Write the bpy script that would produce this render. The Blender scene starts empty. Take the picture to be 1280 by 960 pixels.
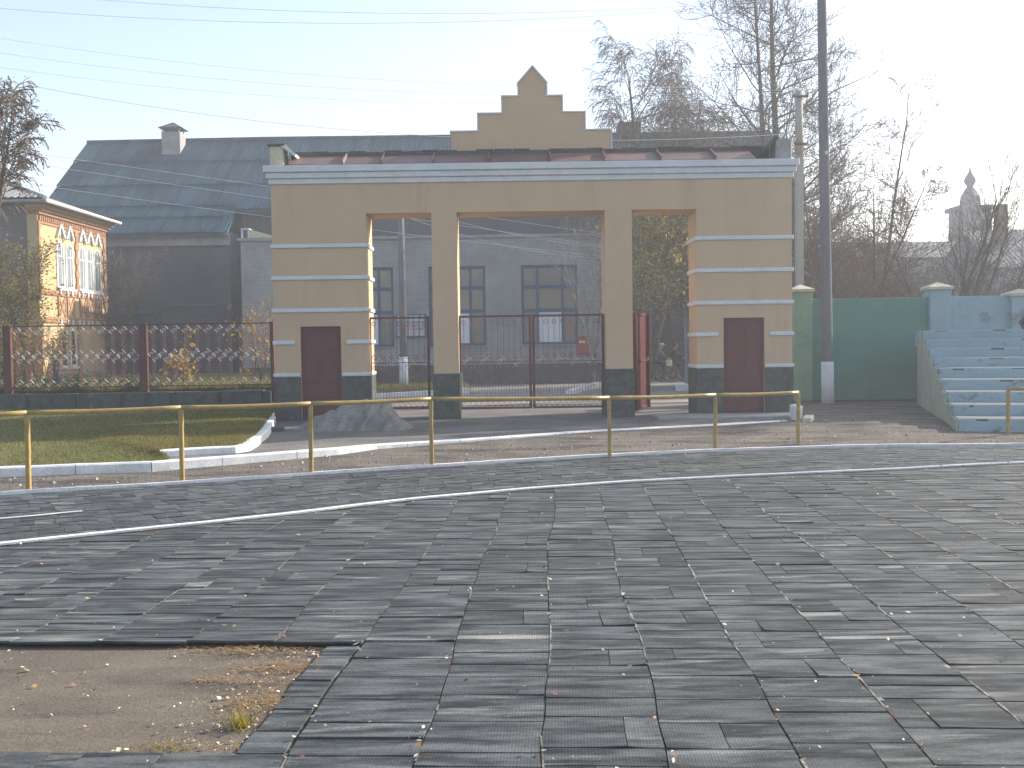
import bpy, math, random
import numpy as np
from mathutils import Vector, Matrix, noise as mnoise

S = bpy.context.scene
COL = S.collection
PI = math.pi
R = math.radians

# ------------------------------------------------------------------ camera
F = 1280.0                     # focal length in photo pixels (photo is 1280 wide)
H = 1.75
PITCH = math.atan(51 / F)
ROLL = 0.0145
fwd = Vector((0, math.cos(PITCH), -math.sin(PITCH)))
r0 = Vector((1, 0, 0)); u0 = r0.cross(fwd)
cr = r0 * math.cos(ROLL) - u0 * math.sin(ROLL)
cu = u0 * math.cos(ROLL) + r0 * math.sin(ROLL)
cd = bpy.data.cameras.new("camera"); cam = bpy.data.objects.new("camera", cd); COL.objects.link(cam)
M = Matrix((cr, cu, -fwd)).transposed().to_4x4(); M.translation = Vector((0, 0, H))
cam.matrix_world = M
cd.sensor_width = 36; cd.lens = 36; cd.clip_start = 0.1; cd.clip_end = 3000
S.camera = cam

def ray(px, py):
    return fwd + cr * ((px - 640) / F) - cu * ((py - 480) / F)
def at(px, py, Y):
    d = ray(px, py); return Vector((0, 0, H)) + d * (Y / d.y)
def gnd(px, py, z=0.0):
    d = ray(px, py); return Vector((0, 0, H)) + d * ((z - H) / d.z)

# ------------------------------------------------------------------ light
SUN_EL, SUN_AZ = 25.0, 63.0            # azimuth from +Y towards +X
w = bpy.data.worlds.new("World"); S.world = w; w.use_nodes = True
wn = w.node_tree.nodes; wl = w.node_tree.links
sky = wn.new("ShaderNodeTexSky"); sky.sky_type = 'NISHITA'; sky.sun_disc = False
sky.sun_elevation = R(SUN_EL); sky.sun_rotation = R(SUN_AZ)
sky.air_density = 1.0; sky.dust_density = 2.0; sky.ozone_density = 1.0
wl.new(sky.outputs[0], wn["Background"].inputs[0]); wn["Background"].inputs[1].default_value = 0.12
sl = bpy.data.lights.new("sun", 'SUN'); so = bpy.data.objects.new("sun", sl); COL.objects.link(so)
sl.energy = 4.0; sl.angle = R(0.5); sl.color = (1.0, 0.92, 0.80)
sd = Vector((math.sin(R(SUN_AZ)) * math.cos(R(SUN_EL)), math.cos(R(SUN_AZ)) * math.cos(R(SUN_EL)), math.sin(R(SUN_EL))))
so.rotation_euler = sd.to_track_quat('Z', 'Y').to_euler(); so.location = sd * 60
S.view_settings.view_transform = 'Standard'; S.view_settings.look = 'None'
S.view_settings.exposure = 1.36; S.view_settings.gamma = 1.0
S.cycles.use_denoising = True
S.cycles.max_bounces = 8; S.cycles.diffuse_bounces = 4; S.cycles.volume_bounces = 1
S.cycles.sample_clamp_indirect = 8

# ------------------------------------------------------------------ haze
HAZE_D = 0.0024

# ------------------------------------------------------------------ materials
def nnode(nt, typ, **kw):
    n = nt.nodes.new(typ)
    for k, v in kw.items():
        if k.startswith('i_'):
            n.inputs[k[2:]].default_value = v
        else:
            setattr(n, k, v)
    return n
def c4(c): return (c[0], c[1], c[2], 1.0)
def coords(nt, mode, scale):
    if mode == 'world':
        o = nt.nodes.new('ShaderNodeNewGeometry').outputs['Position']
    else:
        o = nt.nodes.new('ShaderNodeTexCoord').outputs['Object']
    mp = nt.nodes.new('ShaderNodeMapping'); mp.inputs['Scale'].default_value = scale if hasattr(scale, '__len__') else (scale,) * 3
    nt.links.new(o, mp.inputs['Vector'])
    return mp.outputs['Vector']
def ramp(nt, src, lo, hi):
    m = nt.nodes.new('ShaderNodeMapRange'); m.inputs[1].default_value = lo; m.inputs[2].default_value = hi
    m.interpolation_type = 'SMOOTHSTEP'
    nt.links.new(src, m.inputs[0]); return m.outputs[0]
def mix(nt, fac, a, b, mode='MIX'):
    m = nt.nodes.new('ShaderNodeMix'); m.data_type = 'RGBA'; m.blend_type = mode
    for s, v in ((0, fac), (6, a), (7, b)):
        if hasattr(v, 'is_output'):
            nt.links.new(v, m.inputs[s])
        else:
            m.inputs[s].default_value = v if s == 0 else c4(v)
    return m.outputs[2]
def noise(nt, vec, scale, detail=4, rough=0.55):
    n = nt.nodes.new('ShaderNodeTexNoise'); n.inputs['Scale'].default_value = scale
    n.inputs['Detail'].default_value = detail; n.inputs['Roughness'].default_value = rough
    nt.links.new(vec, n.inputs['Vector']); return n.outputs['Fac']

def mat(name, a, b=None, scale=3.0, rough=0.8, stretch=(1, 1, 1), bump=0.0, bscale=40, fine=0.25, fscale=30,
        stain=None, sscale=1.2, srange=(0.55, 0.75), spec=0.3, mode='obj', rnd=0.0, island=0.0, metal=0.0, sstretch=(1, 1, 1)):
    """a/b: two base colours mixed by noise; fine: small grain; stain: (colour) in patches; rnd: per-object value variation"""
    m = bpy.data.materials.new(name); m.use_nodes = True; nt = m.node_tree
    bs = nt.nodes['Principled BSDF']
    bs.inputs['Roughness'].default_value = rough; bs.inputs['Specular IOR Level'].default_value = spec; bs.inputs['Metallic'].default_value = metal
    b = b or tuple(x * 0.75 for x in a)
    v = coords(nt, mode, stretch)
    col = mix(nt, ramp(nt, noise(nt, v, scale, 5), 0.3, 0.7), a, b)
    if stain:
        v2 = coords(nt, mode, sstretch)
        col = mix(nt, ramp(nt, noise(nt, v2, sscale, 6, 0.65), *srange), col, stain)
    g = noise(nt, v, fscale, 3)
    if fine:
        gm = nt.nodes.new('ShaderNodeMapRange'); gm.inputs[3].default_value = 1 - fine; gm.inputs[4].default_value = 1 + fine
        gm.inputs[1].default_value = 0.3; gm.inputs[2].default_value = 0.7
        nt.links.new(g, gm.inputs[0]); col = mix(nt, 1.0, col, gm.outputs[0], 'MULTIPLY')
    for amt, kind in ((rnd, 'o'), (island, 'i')):
        if amt:
            src = nt.nodes.new('ShaderNodeObjectInfo').outputs['Random'] if kind == 'o' else nt.nodes.new('ShaderNodeNewGeometry').outputs['Random Per Island']
            rm = nt.nodes.new('ShaderNodeMapRange'); rm.inputs[3].default_value = 1 - amt; rm.inputs[4].default_value = 1 + amt
            nt.links.new(src, rm.inputs[0]); col = mix(nt, 1.0, col, rm.outputs[0], 'MULTIPLY')
    nt.links.new(col, bs.inputs['Base Color'])
    if bump:
        bn = nt.nodes.new('ShaderNodeBump'); bn.inputs['Strength'].default_value = bump; bn.inputs['Distance'].default_value = 0.02
        nt.links.new(noise(nt, coords(nt, mode, 1.0), bscale, 4), bn.inputs['Height']); nt.links.new(bn.outputs[0], bs.inputs['Normal'])
    return m

def brick_mat(name, a, b, mortar, bw, bh, plane='xz', rough=0.9):
    m = bpy.data.materials.new(name); m.use_nodes = True; nt = m.node_tree; bs = nt.nodes['Principled BSDF']
    bs.inputs['Roughness'].default_value = rough; bs.inputs['Specular IOR Level'].default_value = 0.15
    g = nt.nodes.new('ShaderNodeTexCoord').outputs['Object']
    sp = nt.nodes.new('ShaderNodeSeparateXYZ'); nt.links.new(g, sp.inputs[0])
    cb = nt.nodes.new('ShaderNodeCombineXYZ'); nt.links.new(sp.outputs[0 if plane[0] == 'x' else 1], cb.inputs[0]); nt.links.new(sp.outputs[2], cb.inputs[1])
    br = nt.nodes.new('ShaderNodeTexBrick'); br.inputs['Scale'].default_value = 1.0
    br.inputs['Brick Width'].default_value = bw; br.inputs['Row Height'].default_value = bh; br.inputs['Mortar Size'].default_value = 0.012
    br.inputs['Color1'].default_value = c4(a); br.inputs['Color2'].default_value = c4(b); br.inputs['Mortar'].default_value = c4(mortar)
    nt.links.new(cb.outputs[0], br.inputs['Vector'])
    nz = noise(nt, g, 0.5, 6, 0.65)
    gm = nt.nodes.new('ShaderNodeMapRange'); gm.inputs[1].default_value = 0.3; gm.inputs[2].default_value = 0.7; gm.inputs[3].default_value = 0.72; gm.inputs[4].default_value = 1.2
    nt.links.new(nz, gm.inputs[0])
    nt.links.new(mix(nt, 1.0, br.outputs['Color'], gm.outputs[0], 'MULTIPLY'), bs.inputs['Base Color'])
    bn = nt.nodes.new('ShaderNodeBump'); bn.inputs['Strength'].default_value = 0.5; bn.inputs['Distance'].default_value = 0.02; bn.invert = True
    nt.links.new(br.outputs['Fac'], bn.inputs['Height']); nt.links.new(bn.outputs[0], bs.inputs['Normal'])
    return m

MT = {}
MT['plaster'] = mat('peach_plaster', (0.555, 0.39, 0.25), (0.515, 0.36, 0.23), 1.2, 0.9, bump=0.15, bscale=60, fine=0.06, fscale=50, stain=(0.45, 0.325, 0.215), sscale=1.1, srange=(0.48, 0.78), sstretch=(2.2, 2.2, 0.3))
MT['white'] = mat('white_paint', (0.62, 0.63, 0.64), (0.54, 0.56, 0.58), 2.5, 0.75, fine=0.08, stain=(0.38, 0.37, 0.35), sscale=3, srange=(0.62, 0.85))
MT['kerbwhite'] = mat('white_limewash', (0.72, 0.72, 0.72), (0.58, 0.58, 0.59), 4, 0.9, fine=0.12, bump=0.3, stain=(0.42, 0.39, 0.35), sscale=4, srange=(0.62, 0.75))
MT['plinth'] = mat('dark_stone_render', (0.085, 0.093, 0.085), (0.05, 0.058, 0.054), 5, 0.9, bump=0.5, bscale=25, fine=0.3, stain=(0.15, 0.16, 0.145), sscale=4, srange=(0.58, 0.78))
MT['tar'] = mat('tar_roofing', (0.05, 0.05, 0.055), (0.09, 0.085, 0.085), 2, 0.85, bump=0.4, fine=0.3)
MT['redmetal'] = mat('red_oxide_sheet', (0.20, 0.115, 0.09), (0.15, 0.095, 0.078), 2, 0.5, fine=0.15, stain=(0.12, 0.07, 0.06), sscale=2, srange=(0.5, 0.75), rnd=0.15)
MT['maroon'] = mat('maroon_paint', (0.125, 0.034, 0.036), (0.10, 0.029, 0.031), 3, 0.65, fine=0.1, bump=0.1)
MT['ironred'] = mat('maroon_iron', (0.12, 0.035, 0.032), (0.075, 0.03, 0.028), 6, 0.5, fine=0.15)
MT['redpaint'] = mat('red_gloss_paint', (0.062, 0.006, 0.009), (0.05, 0.006, 0.008), 3, 0.8, spec=0.1, fine=0.1, stain=(0.12, 0.03, 0.03), sscale=6)
MT['yellow'] = mat('ochre_yellow_paint', (0.37, 0.26, 0.085), (0.29, 0.20, 0.068), 7, 0.38, fine=0.15, stain=(0.16, 0.09, 0.045), sscale=7, srange=(0.62, 0.8))
MT['concrete'] = mat('weathered_concrete', (0.30, 0.29, 0.28), (0.22, 0.215, 0.21), 2, 0.9, bump=0.3, fine=0.2, stain=(0.13, 0.13, 0.13), sscale=1.5, srange=(0.6, 0.85))
MT['poleconc'] = mat('concrete_pole', (0.165, 0.168, 0.178), (0.135, 0.138, 0.148), 1, 0.95, spec=0.02, bump=0.2, fine=0.15, stretch=(3, 3, .5))
MT['scrolliron'] = mat('sky_glint_iron', (0.66, 0.62, 0.6), (0.5, 0.45, 0.43), 6, 0.35, fine=0.1, metal=0.1)  # pale colour stands in for sky glints on the scrolls
MT['rodiron'] = mat('sunlit_maroon_iron', (0.20, 0.085, 0.08), (0.15, 0.06, 0.058), 6, 0.45, fine=0.15)  # sunlight painted into the bars: a paler, pinker maroon
MT['palepole'] = mat('pale_concrete_pole', (0.40, 0.36, 0.31), (0.33, 0.30, 0.27), 1, 0.9, fine=0.15)
MT['green'] = mat('green_limewash', (0.095, 0.245, 0.19), (0.078, 0.205, 0.165), 0.8, 0.9, bump=0.25, fine=0.1, stain=(0.14, 0.215, 0.195), sscale=0.9, srange=(0.48, 0.72))
MT['palegreen'] = mat('pale_green_limewash', (0.24, 0.36, 0.245), (0.19, 0.30, 0.215), 1.5, 0.9, bump=0.25, fine=0.1, stain=(0.10, 0.2, 0.16), sscale=1.5)
MT['blue'] = mat('blue_limewash', (0.30, 0.415, 0.455), (0.255, 0.36, 0.40), 1.2, 0.9, bump=0.3, fine=0.1, stain=(0.14, 0.18, 0.2), sscale=1.6, srange=(0.52, 0.74), sstretch=(1, 1, 1.5))
MT['cheek'] = mat('greenish_cream_limewash', (0.36, 0.385, 0.29), (0.28, 0.32, 0.25), 1.5, 0.9, bump=0.25, fine=0.12, stain=(0.2, 0.24, 0.2), sscale=1.3)
MT['gravel'] = mat('gravel_stone', (0.34, 0.31, 0.27), (0.16, 0.145, 0.13), 3, 0.9, mode='world', island=0.5)
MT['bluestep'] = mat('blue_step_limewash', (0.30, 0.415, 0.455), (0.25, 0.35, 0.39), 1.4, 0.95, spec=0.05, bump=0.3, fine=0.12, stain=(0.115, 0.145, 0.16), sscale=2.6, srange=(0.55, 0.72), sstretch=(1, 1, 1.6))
def shade_dust_up(m, c):
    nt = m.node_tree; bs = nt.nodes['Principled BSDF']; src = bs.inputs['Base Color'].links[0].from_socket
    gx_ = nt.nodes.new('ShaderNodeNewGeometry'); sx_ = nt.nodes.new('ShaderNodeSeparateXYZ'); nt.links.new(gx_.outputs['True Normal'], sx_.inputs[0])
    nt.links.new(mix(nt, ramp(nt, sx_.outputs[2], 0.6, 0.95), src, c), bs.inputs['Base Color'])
shade_dust_up(MT['bluestep'], (0.20, 0.215, 0.21))  # up-facing treads coloured darker, painting in shade as well as dust
MT['cream'] = mat('cream_cap', (0.55, 0.50, 0.36), (0.46, 0.43, 0.33), 3, 0.9, fine=0.15)
MT['dirt'] = mat('gravelly_asphalt', (0.185, 0.162, 0.134), (0.13, 0.115, 0.098), 1.3, 0.95, spec=0.05, bump=1.0, bscale=26, fine=0.5, fscale=28, mode='world', stain=(0.075, 0.068, 0.063), sscale=1.0, srange=(0.46, 0.66), sstretch=(.6, 2.6, 1))
MT['court'] = mat('forecourt_concrete', (0.155, 0.145, 0.13), (0.09, 0.089, 0.088), 0.9, 0.95, bump=0.5, bscale=14, fine=0.3, mode='world', stain=(0.24, 0.20, 0.15), sscale=1.2, srange=(.58, .8))
MT['street'] = mat('street_asphalt', (0.25, 0.23, 0.205), (0.19, 0.178, 0.165), 0.5, 0.95, bump=0.3, fine=0.2, mode='world', stain=(0.09, 0.09, 0.09), sscale=0.35, stretch=(.5, 1.5, 1))
MT['asphalt'] = mat('bare_asphalt', (0.165, 0.138, 0.108), (0.122, 0.104, 0.086), 2.2, 0.95, spec=0.08, bump=0.3, bscale=120, fine=0.35, fscale=110, mode='world', stain=(0.085, 0.073, 0.062), sscale=1.6, srange=(0.5, 0.74), sstretch=(.5, 2.2, 1), stretch=(.6, 1.5, 1))
MT['soil'] = mat('soil', (0.10, 0.085, 0.06), (0.07, 0.06, 0.045), 1, 1.0, fine=0.3, mode='world')
MT['lawnbase'] = mat('turf', (0.085, 0.10, 0.028), (0.13, 0.115, 0.045), 0.9, 1.0, fine=0.5, fscale=18, mode='world', bump=0.6)
MT['grass'] = mat('grass_blade', (0.13, 0.145, 0.03), (0.23, 0.19, 0.06), 0.7, 0.8, fine=0.3, mode='world', island=0.4)
MT['sand'] = mat('grey_sand', (0.24, 0.23, 0.20), (0.15, 0.145, 0.135), 3, 1.0, bump=1.0, bscale=11, fine=0.3, fscale=40)
MT['bark'] = mat('bark', (0.10, 0.075, 0.06), (0.06, 0.048, 0.042), 3, 0.95, fine=0.3)
MT['twig'] = mat('twig', (0.145, 0.108, 0.088), (0.10, 0.08, 0.07), 1, 0.9, fine=0.2)
MT['twigred'] = mat('reddish_twig', (0.17, 0.085, 0.055), (0.11, 0.068, 0.05), 1, 0.9, fine=0.2)
MT['birchbark'] = mat('birch_bark', (0.30, 0.28, 0.26), (0.12, 0.11, 0.105), 3, 0.9, fine=0.3)
MT['yleaf'] = mat('yellow_leaf', (0.52, 0.31, 0.02), (0.42, 0.28, 0.035), 2, 0.6, fine=0.2, island=0.35)
MT['oleaf'] = mat('olive_leaf', (0.22, 0.20, 0.032), (0.36, 0.27, 0.035), 1.5, 0.6, fine=0.2, island=0.45)
MT['dleaf'] = mat('dull_leaf', (0.10, 0.10, 0.035), (0.18, 0.14, 0.04), 1.5, 0.7, fine=0.2, island=0.4)
MT['lawnleaf'] = mat('green_leaf', (0.05, 0.085, 0.02), (0.09, 0.11, 0.03), 1.5, 0.7, fine=0.2, island=0.4)
MT['greybrick'] = brick_mat('grey_silicate_brick', (0.275, 0.272, 0.262), (0.245, 0.242, 0.236), (0.38, 0.375, 0.37), 0.26, 0.085)
MT['darkbrick'] = brick_mat('dark_grey_brick', (0.088, 0.092, 0.108), (0.075, 0.079, 0.093), (0.115, 0.118, 0.13), 0.26, 0.085)
MT['slate'] = mat('blue_grey_fibre_cement', (0.040, 0.086, 0.118), (0.021, 0.052, 0.076), 1.3, 0.9, spec=0.03, stretch=(1.1, .09, .09), mode='world', fine=0.1, fscale=6, rnd=0.12, stain=(0.06, 0.105, 0.135), sscale=1.1, sstretch=(1.3, .08, .08), srange=(0.5, 0.8))
MT['paleroof'] = mat('pale_fibre_cement', (0.30, 0.29, 0.28), (0.2, 0.195, 0.19), 1.5, 0.9, stretch=(3, .3, .3), rnd=0.15)
MT['bluepaint'] = mat('blue_window_paint', (0.018, 0.07, 0.16), (0.015, 0.058, 0.13), 3, 0.5, fine=0.08)
MT['winwhite'] = mat('window_white', (0.62, 0.62, 0.61), (0.54, 0.54, 0.53), 3, 0.5, fine=0.04)
MT['glass'] = mat('window_glass', (0.20, 0.18, 0.155), (0.14, 0.13, 0.12), 0.9, 0.12, fine=0.0, spec=0.6)
MT['skyglass'] = mat('bright_window_glass', (0.26, 0.29, 0.31), (0.20, 0.23, 0.25), 0.8, 0.08, fine=0, spec=0.8)
MT['darkglass'] = mat('dark_window_glass', (0.05, 0.05, 0.055), (0.03, 0.03, 0.035), 1, 0.1, fine=0, spec=0.7)
MT['paper'] = mat('white_paper', (0.74, 0.75, 0.77), (0.68, 0.69, 0.72), 3, 0.8, fine=0.03)
MT['cream_wall'] = mat('cream_plaster', (0.47, 0.355, 0.19), (0.42, 0.31, 0.165), 1.2, 0.9, fine=0.1, bump=0.15)
MT['quoin'] = mat('terracotta_brick', (0.34, 0.185, 0.10), (0.28, 0.15, 0.085), 2, 0.9, fine=0.2, rnd=0.15)
MT['endwall'] = mat('grey_render', (0.135, 0.125, 0.125), (0.10, 0.095, 0.095), 0.9, 0.95, fine=0.15, bump=0.2)
MT['bluepost'] = mat('violet_blue_paint', (0.05, 0.06, 0.17), (0.04, 0.05, 0.13), 3, 0.6)
MT['rust'] = mat('rusty_steel', (0.22, 0.09, 0.04), (0.14, 0.06, 0.03), 5, 0.85, fine=0.3)
MT['mailred'] = mat('mailbox_red', (0.38, 0.03, 0.035), (0.33, 0.026, 0.03), 3, 0.4)
MT['black'] = mat('black_rubber', (0.02, 0.02, 0.022), (0.028, 0.028, 0.03), 3, 0.6)
MT['chrome'] = mat('bare_metal', (0.5, 0.5, 0.5), (0.4, 0.4, 0.4), 3, 0.35, metal=0.8)
MT['wire'] = mat('aluminium_wire', (0.72, 0.72, 0.74), (0.66, 0.66, 0.68), 3, 0.45, fine=0, metal=0.3)
MT['glassins'] = mat('glass_insulator', (0.45, 0.5, 0.42), (0.4, 0.42, 0.36), 3, 0.1, fine=0, spec=0.8)
MT['tower'] = mat('church_bluegrey', (0.07, 0.08, 0.105), (0.055, 0.063, 0.085), 1, 0.8)
MT['farwall'] = mat('pale_far_wall', (0.24, 0.27, 0.30), (0.18, 0.21, 0.24), 0.4, 0.9)
MT['farroof'] = mat('far_grey_roof', (0.17, 0.17, 0.175), (0.12, 0.125, 0.13), 0.6, 0.9)
MT['redbrick'] = brick_mat('red_brick', (0.21, 0.095, 0.07), (0.17, 0.08, 0.06), (0.2, 0.18, 0.17), 0.26, 0.085)
MT['skin'] = mat('skin', (0.45, 0.26, 0.19), (0.42, 0.24, 0.175), 3, 0.6, fine=0.03)
MT['navy'] = mat('navy_cloth', (0.022, 0.028, 0.045), (0.018, 0.022, 0.036), 3, 0.9)
MT['bluejacket'] = mat('dull_blue_cloth', (0.05, 0.075, 0.12), (0.04, 0.06, 0.10), 3, 0.9)
MT['tancloth'] = mat('tan_sleeve_cloth', (0.17, 0.15, 0.12), (0.14, 0.125, 0.1), 3, 0.9)
MT['capwhite'] = mat('pale_cap_cloth', (0.55, 0.53, 0.5), (0.5, 0.48, 0.45), 3, 0.9)
MT['hair'] = mat('dark_hair', (0.02, 0.015, 0.012), (0.025, 0.02, 0.015), 8, 0.6)
MT['bag'] = mat('pale_yellow_bag', (0.62, 0.64, 0.42), (0.56, 0.58, 0.38), 3, 0.6)
MT['bikegrey'] = mat('dull_bicycle_enamel', (0.10, 0.115, 0.11), (0.08, 0.09, 0.09), 3, 0.4)
MT['yellowsheet'] = mat('pale_yellow_sheet', (0.50, 0.50, 0.28), (0.44, 0.45, 0.26), 1, 0.7)
MT['seam'] = mat('seam_dust', (0.36, 0.34, 0.30), (0.03, 0.028, 0.026), 4, 1.0, fine=0.5, mode='world', bump=0.5)

def leaf_litter_mat():
    m = bpy.data.materials.new('leaf_litter'); m.use_nodes = True; nt = m.node_tree; bs = nt.nodes['Principled BSDF']
    g = nt.nodes.new('ShaderNodeNewGeometry'); rp = nt.nodes.new('ShaderNodeValToRGB'); e = rp.color_ramp.elements
    e[0].color = c4((0.50, 0.44, 0.34)); e[1].color = c4((0.74, 0.72, 0.66)); e[1].position = 1
    for p, c in ((0.22, (0.62, 0.55, 0.42)), (0.42, (0.30, 0.19, 0.09)), (0.6, (0.22, 0.05, 0.035)), (0.72, (0.12, 0.08, 0.05)), (0.85, (0.52, 0.30, 0.1))):
        x = e.new(p); x.color = c4(c)
    nt.links.new(g.outputs['Random Per Island'], rp.inputs[0]); nt.links.new(rp.outputs[0], bs.inputs['Base Color'])
    bs.inputs['Roughness'].default_value = 0.75
    return m
MT['litter'] = leaf_litter_mat()

def rubber():
    m = bpy.data.materials.new('ribbed_rubber'); m.use_nodes = True; nt = m.node_tree; bs = nt.nodes['Principled BSDF']; L = nt.links
    geo = nt.nodes.new('ShaderNodeNewGeometry'); oi = nt.nodes.new('ShaderNodeObjectInfo')
    ad = nt.nodes.new('ShaderNodeMath'); ad.operation = 'ADD'; L.new(geo.outputs['Random Per Island'], ad.inputs[0]); L.new(oi.outputs['Random'], ad.inputs[1])
    fr = nt.nodes.new('ShaderNodeMath'); fr.operation = 'FRACT'; L.new(ad.outputs[0], fr.inputs[0])
    def n4(scale, stretch, detail, wmul):
        mp = nt.nodes.new('ShaderNodeMapping'); mp.inputs['Scale'].default_value = stretch; mp.inputs['Rotation'].default_value = (0, 0, R(2.68)); L.new(geo.outputs['Position'], mp.inputs[0])
        n = nt.nodes.new('ShaderNodeTexNoise'); n.noise_dimensions = '4D'; n.inputs['Scale'].default_value = scale; n.inputs['Detail'].default_value = detail; n.inputs['Roughness'].default_value = 0.6
        mm = nt.nodes.new('ShaderNodeMath'); mm.operation = 'MULTIPLY'; mm.inputs[1].default_value = wmul; L.new(fr.outputs[0], mm.inputs[0])
        L.new(mp.outputs[0], n.inputs['Vector']); L.new(mm.outputs[0], n.inputs['W']); return n.outputs['Fac']
    streak = n4(1.0, (2.2, 13, 1), 4, 37)
    col = mix(nt, ramp(nt, streak, 0.32, 0.68), (0.022, 0.026, 0.029), (0.106, 0.115, 0.118))
    worn = n4(1.0, (1.1, 9, 1), 5, 71)
    col = mix(nt, ramp(nt, worn, 0.54, 0.74), col, (0.26, 0.255, 0.235))
    vv = nt.nodes.new('ShaderNodeMapRange'); vv.inputs[3].default_value = 0.8; vv.inputs[4].default_value = 1.2; L.new(fr.outputs[0], vv.inputs[0])
    col = mix(nt, 1.0, col, vv.outputs[0], 'MULTIPLY')
    gr = noise(nt, coords(nt, 'world', (1, 1, 1)), 90, 3)
    gm = nt.nodes.new('ShaderNodeMapRange'); gm.inputs[1].default_value = .3; gm.inputs[2].default_value = .7; gm.inputs[3].default_value = 0.75; gm.inputs[4].default_value = 1.25; L.new(gr, gm.inputs[0])
    col = mix(nt, 1.0, col, gm.outputs[0], 'MULTIPLY')
    # fine ribs, moulded along the running direction
    mp = nt.nodes.new('ShaderNodeMapping'); mp.inputs['Rotation'].default_value = (0, 0, R(2.68)); L.new(geo.outputs['Position'], mp.inputs[0])
    wv = nt.nodes.new('ShaderNodeTexWave'); wv.wave_type = 'BANDS'; wv.bands_direction = 'X'; wv.inputs['Scale'].default_value = 22; wv.inputs['Distortion'].default_value = 0.6; wv.inputs['Detail'].default_value = 1
    L.new(mp.outputs[0], wv.inputs['Vector'])
    wm = nt.nodes.new('ShaderNodeMapRange'); wm.inputs[3].default_value = 0.86; wm.inputs[4].default_value = 1.12; L.new(wv.outputs['Fac'], wm.inputs[0])
    col = mix(nt, 1.0, col, wm.outputs[0], 'MULTIPLY')
    L.new(col, bs.inputs['Base Color'])
    rr = nt.nodes.new('ShaderNodeMapRange'); rr.inputs[3].default_value = 0.62; rr.inputs[4].default_value = 0.85; L.new(streak, rr.inputs[0]); L.new(rr.outputs[0], bs.inputs['Roughness'])
    bs.inputs['Specular IOR Level'].default_value = 0.12
    bn = nt.nodes.new('ShaderNodeBump'); bn.inputs['Strength'].default_value = 0.35; bn.inputs['Distance'].default_value = 0.004; L.new(worn, bn.inputs['Height'])
    bn2 = nt.nodes.new('ShaderNodeBump'); bn2.inputs['Strength'].default_value = 0.12; bn2.inputs['Distance'].default_value = 0.003; L.new(wv.outputs['Fac'], bn2.inputs['Height']); L.new(bn.outputs[0], bn2.inputs['Normal'])
    L.new(bn2.outputs[0], bs.inputs['Normal'])
    return m
MT['rubber'] = rubber()

def leaf_translucent(m, amt):
    nt = m.node_tree; bs = nt.nodes['Principled BSDF']; out = nt.nodes['Material Output']
    tr = nt.nodes.new('ShaderNodeBsdfTranslucent'); mx = nt.nodes.new('ShaderNodeMixShader'); mx.inputs[0].default_value = amt
    src = bs.inputs['Base Color'].links[0].from_socket
    nt.links.new(src, tr.inputs[0]); nt.links.new(bs.outputs[0], mx.inputs[1]); nt.links.new(tr.outputs[0], mx.inputs[2]); nt.links.new(mx.outputs[0], out.inputs[0])
for k in ('yleaf', 'oleaf', 'dleaf', 'grass', 'lawnleaf'): leaf_translucent(MT[k], 0.45)

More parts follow.
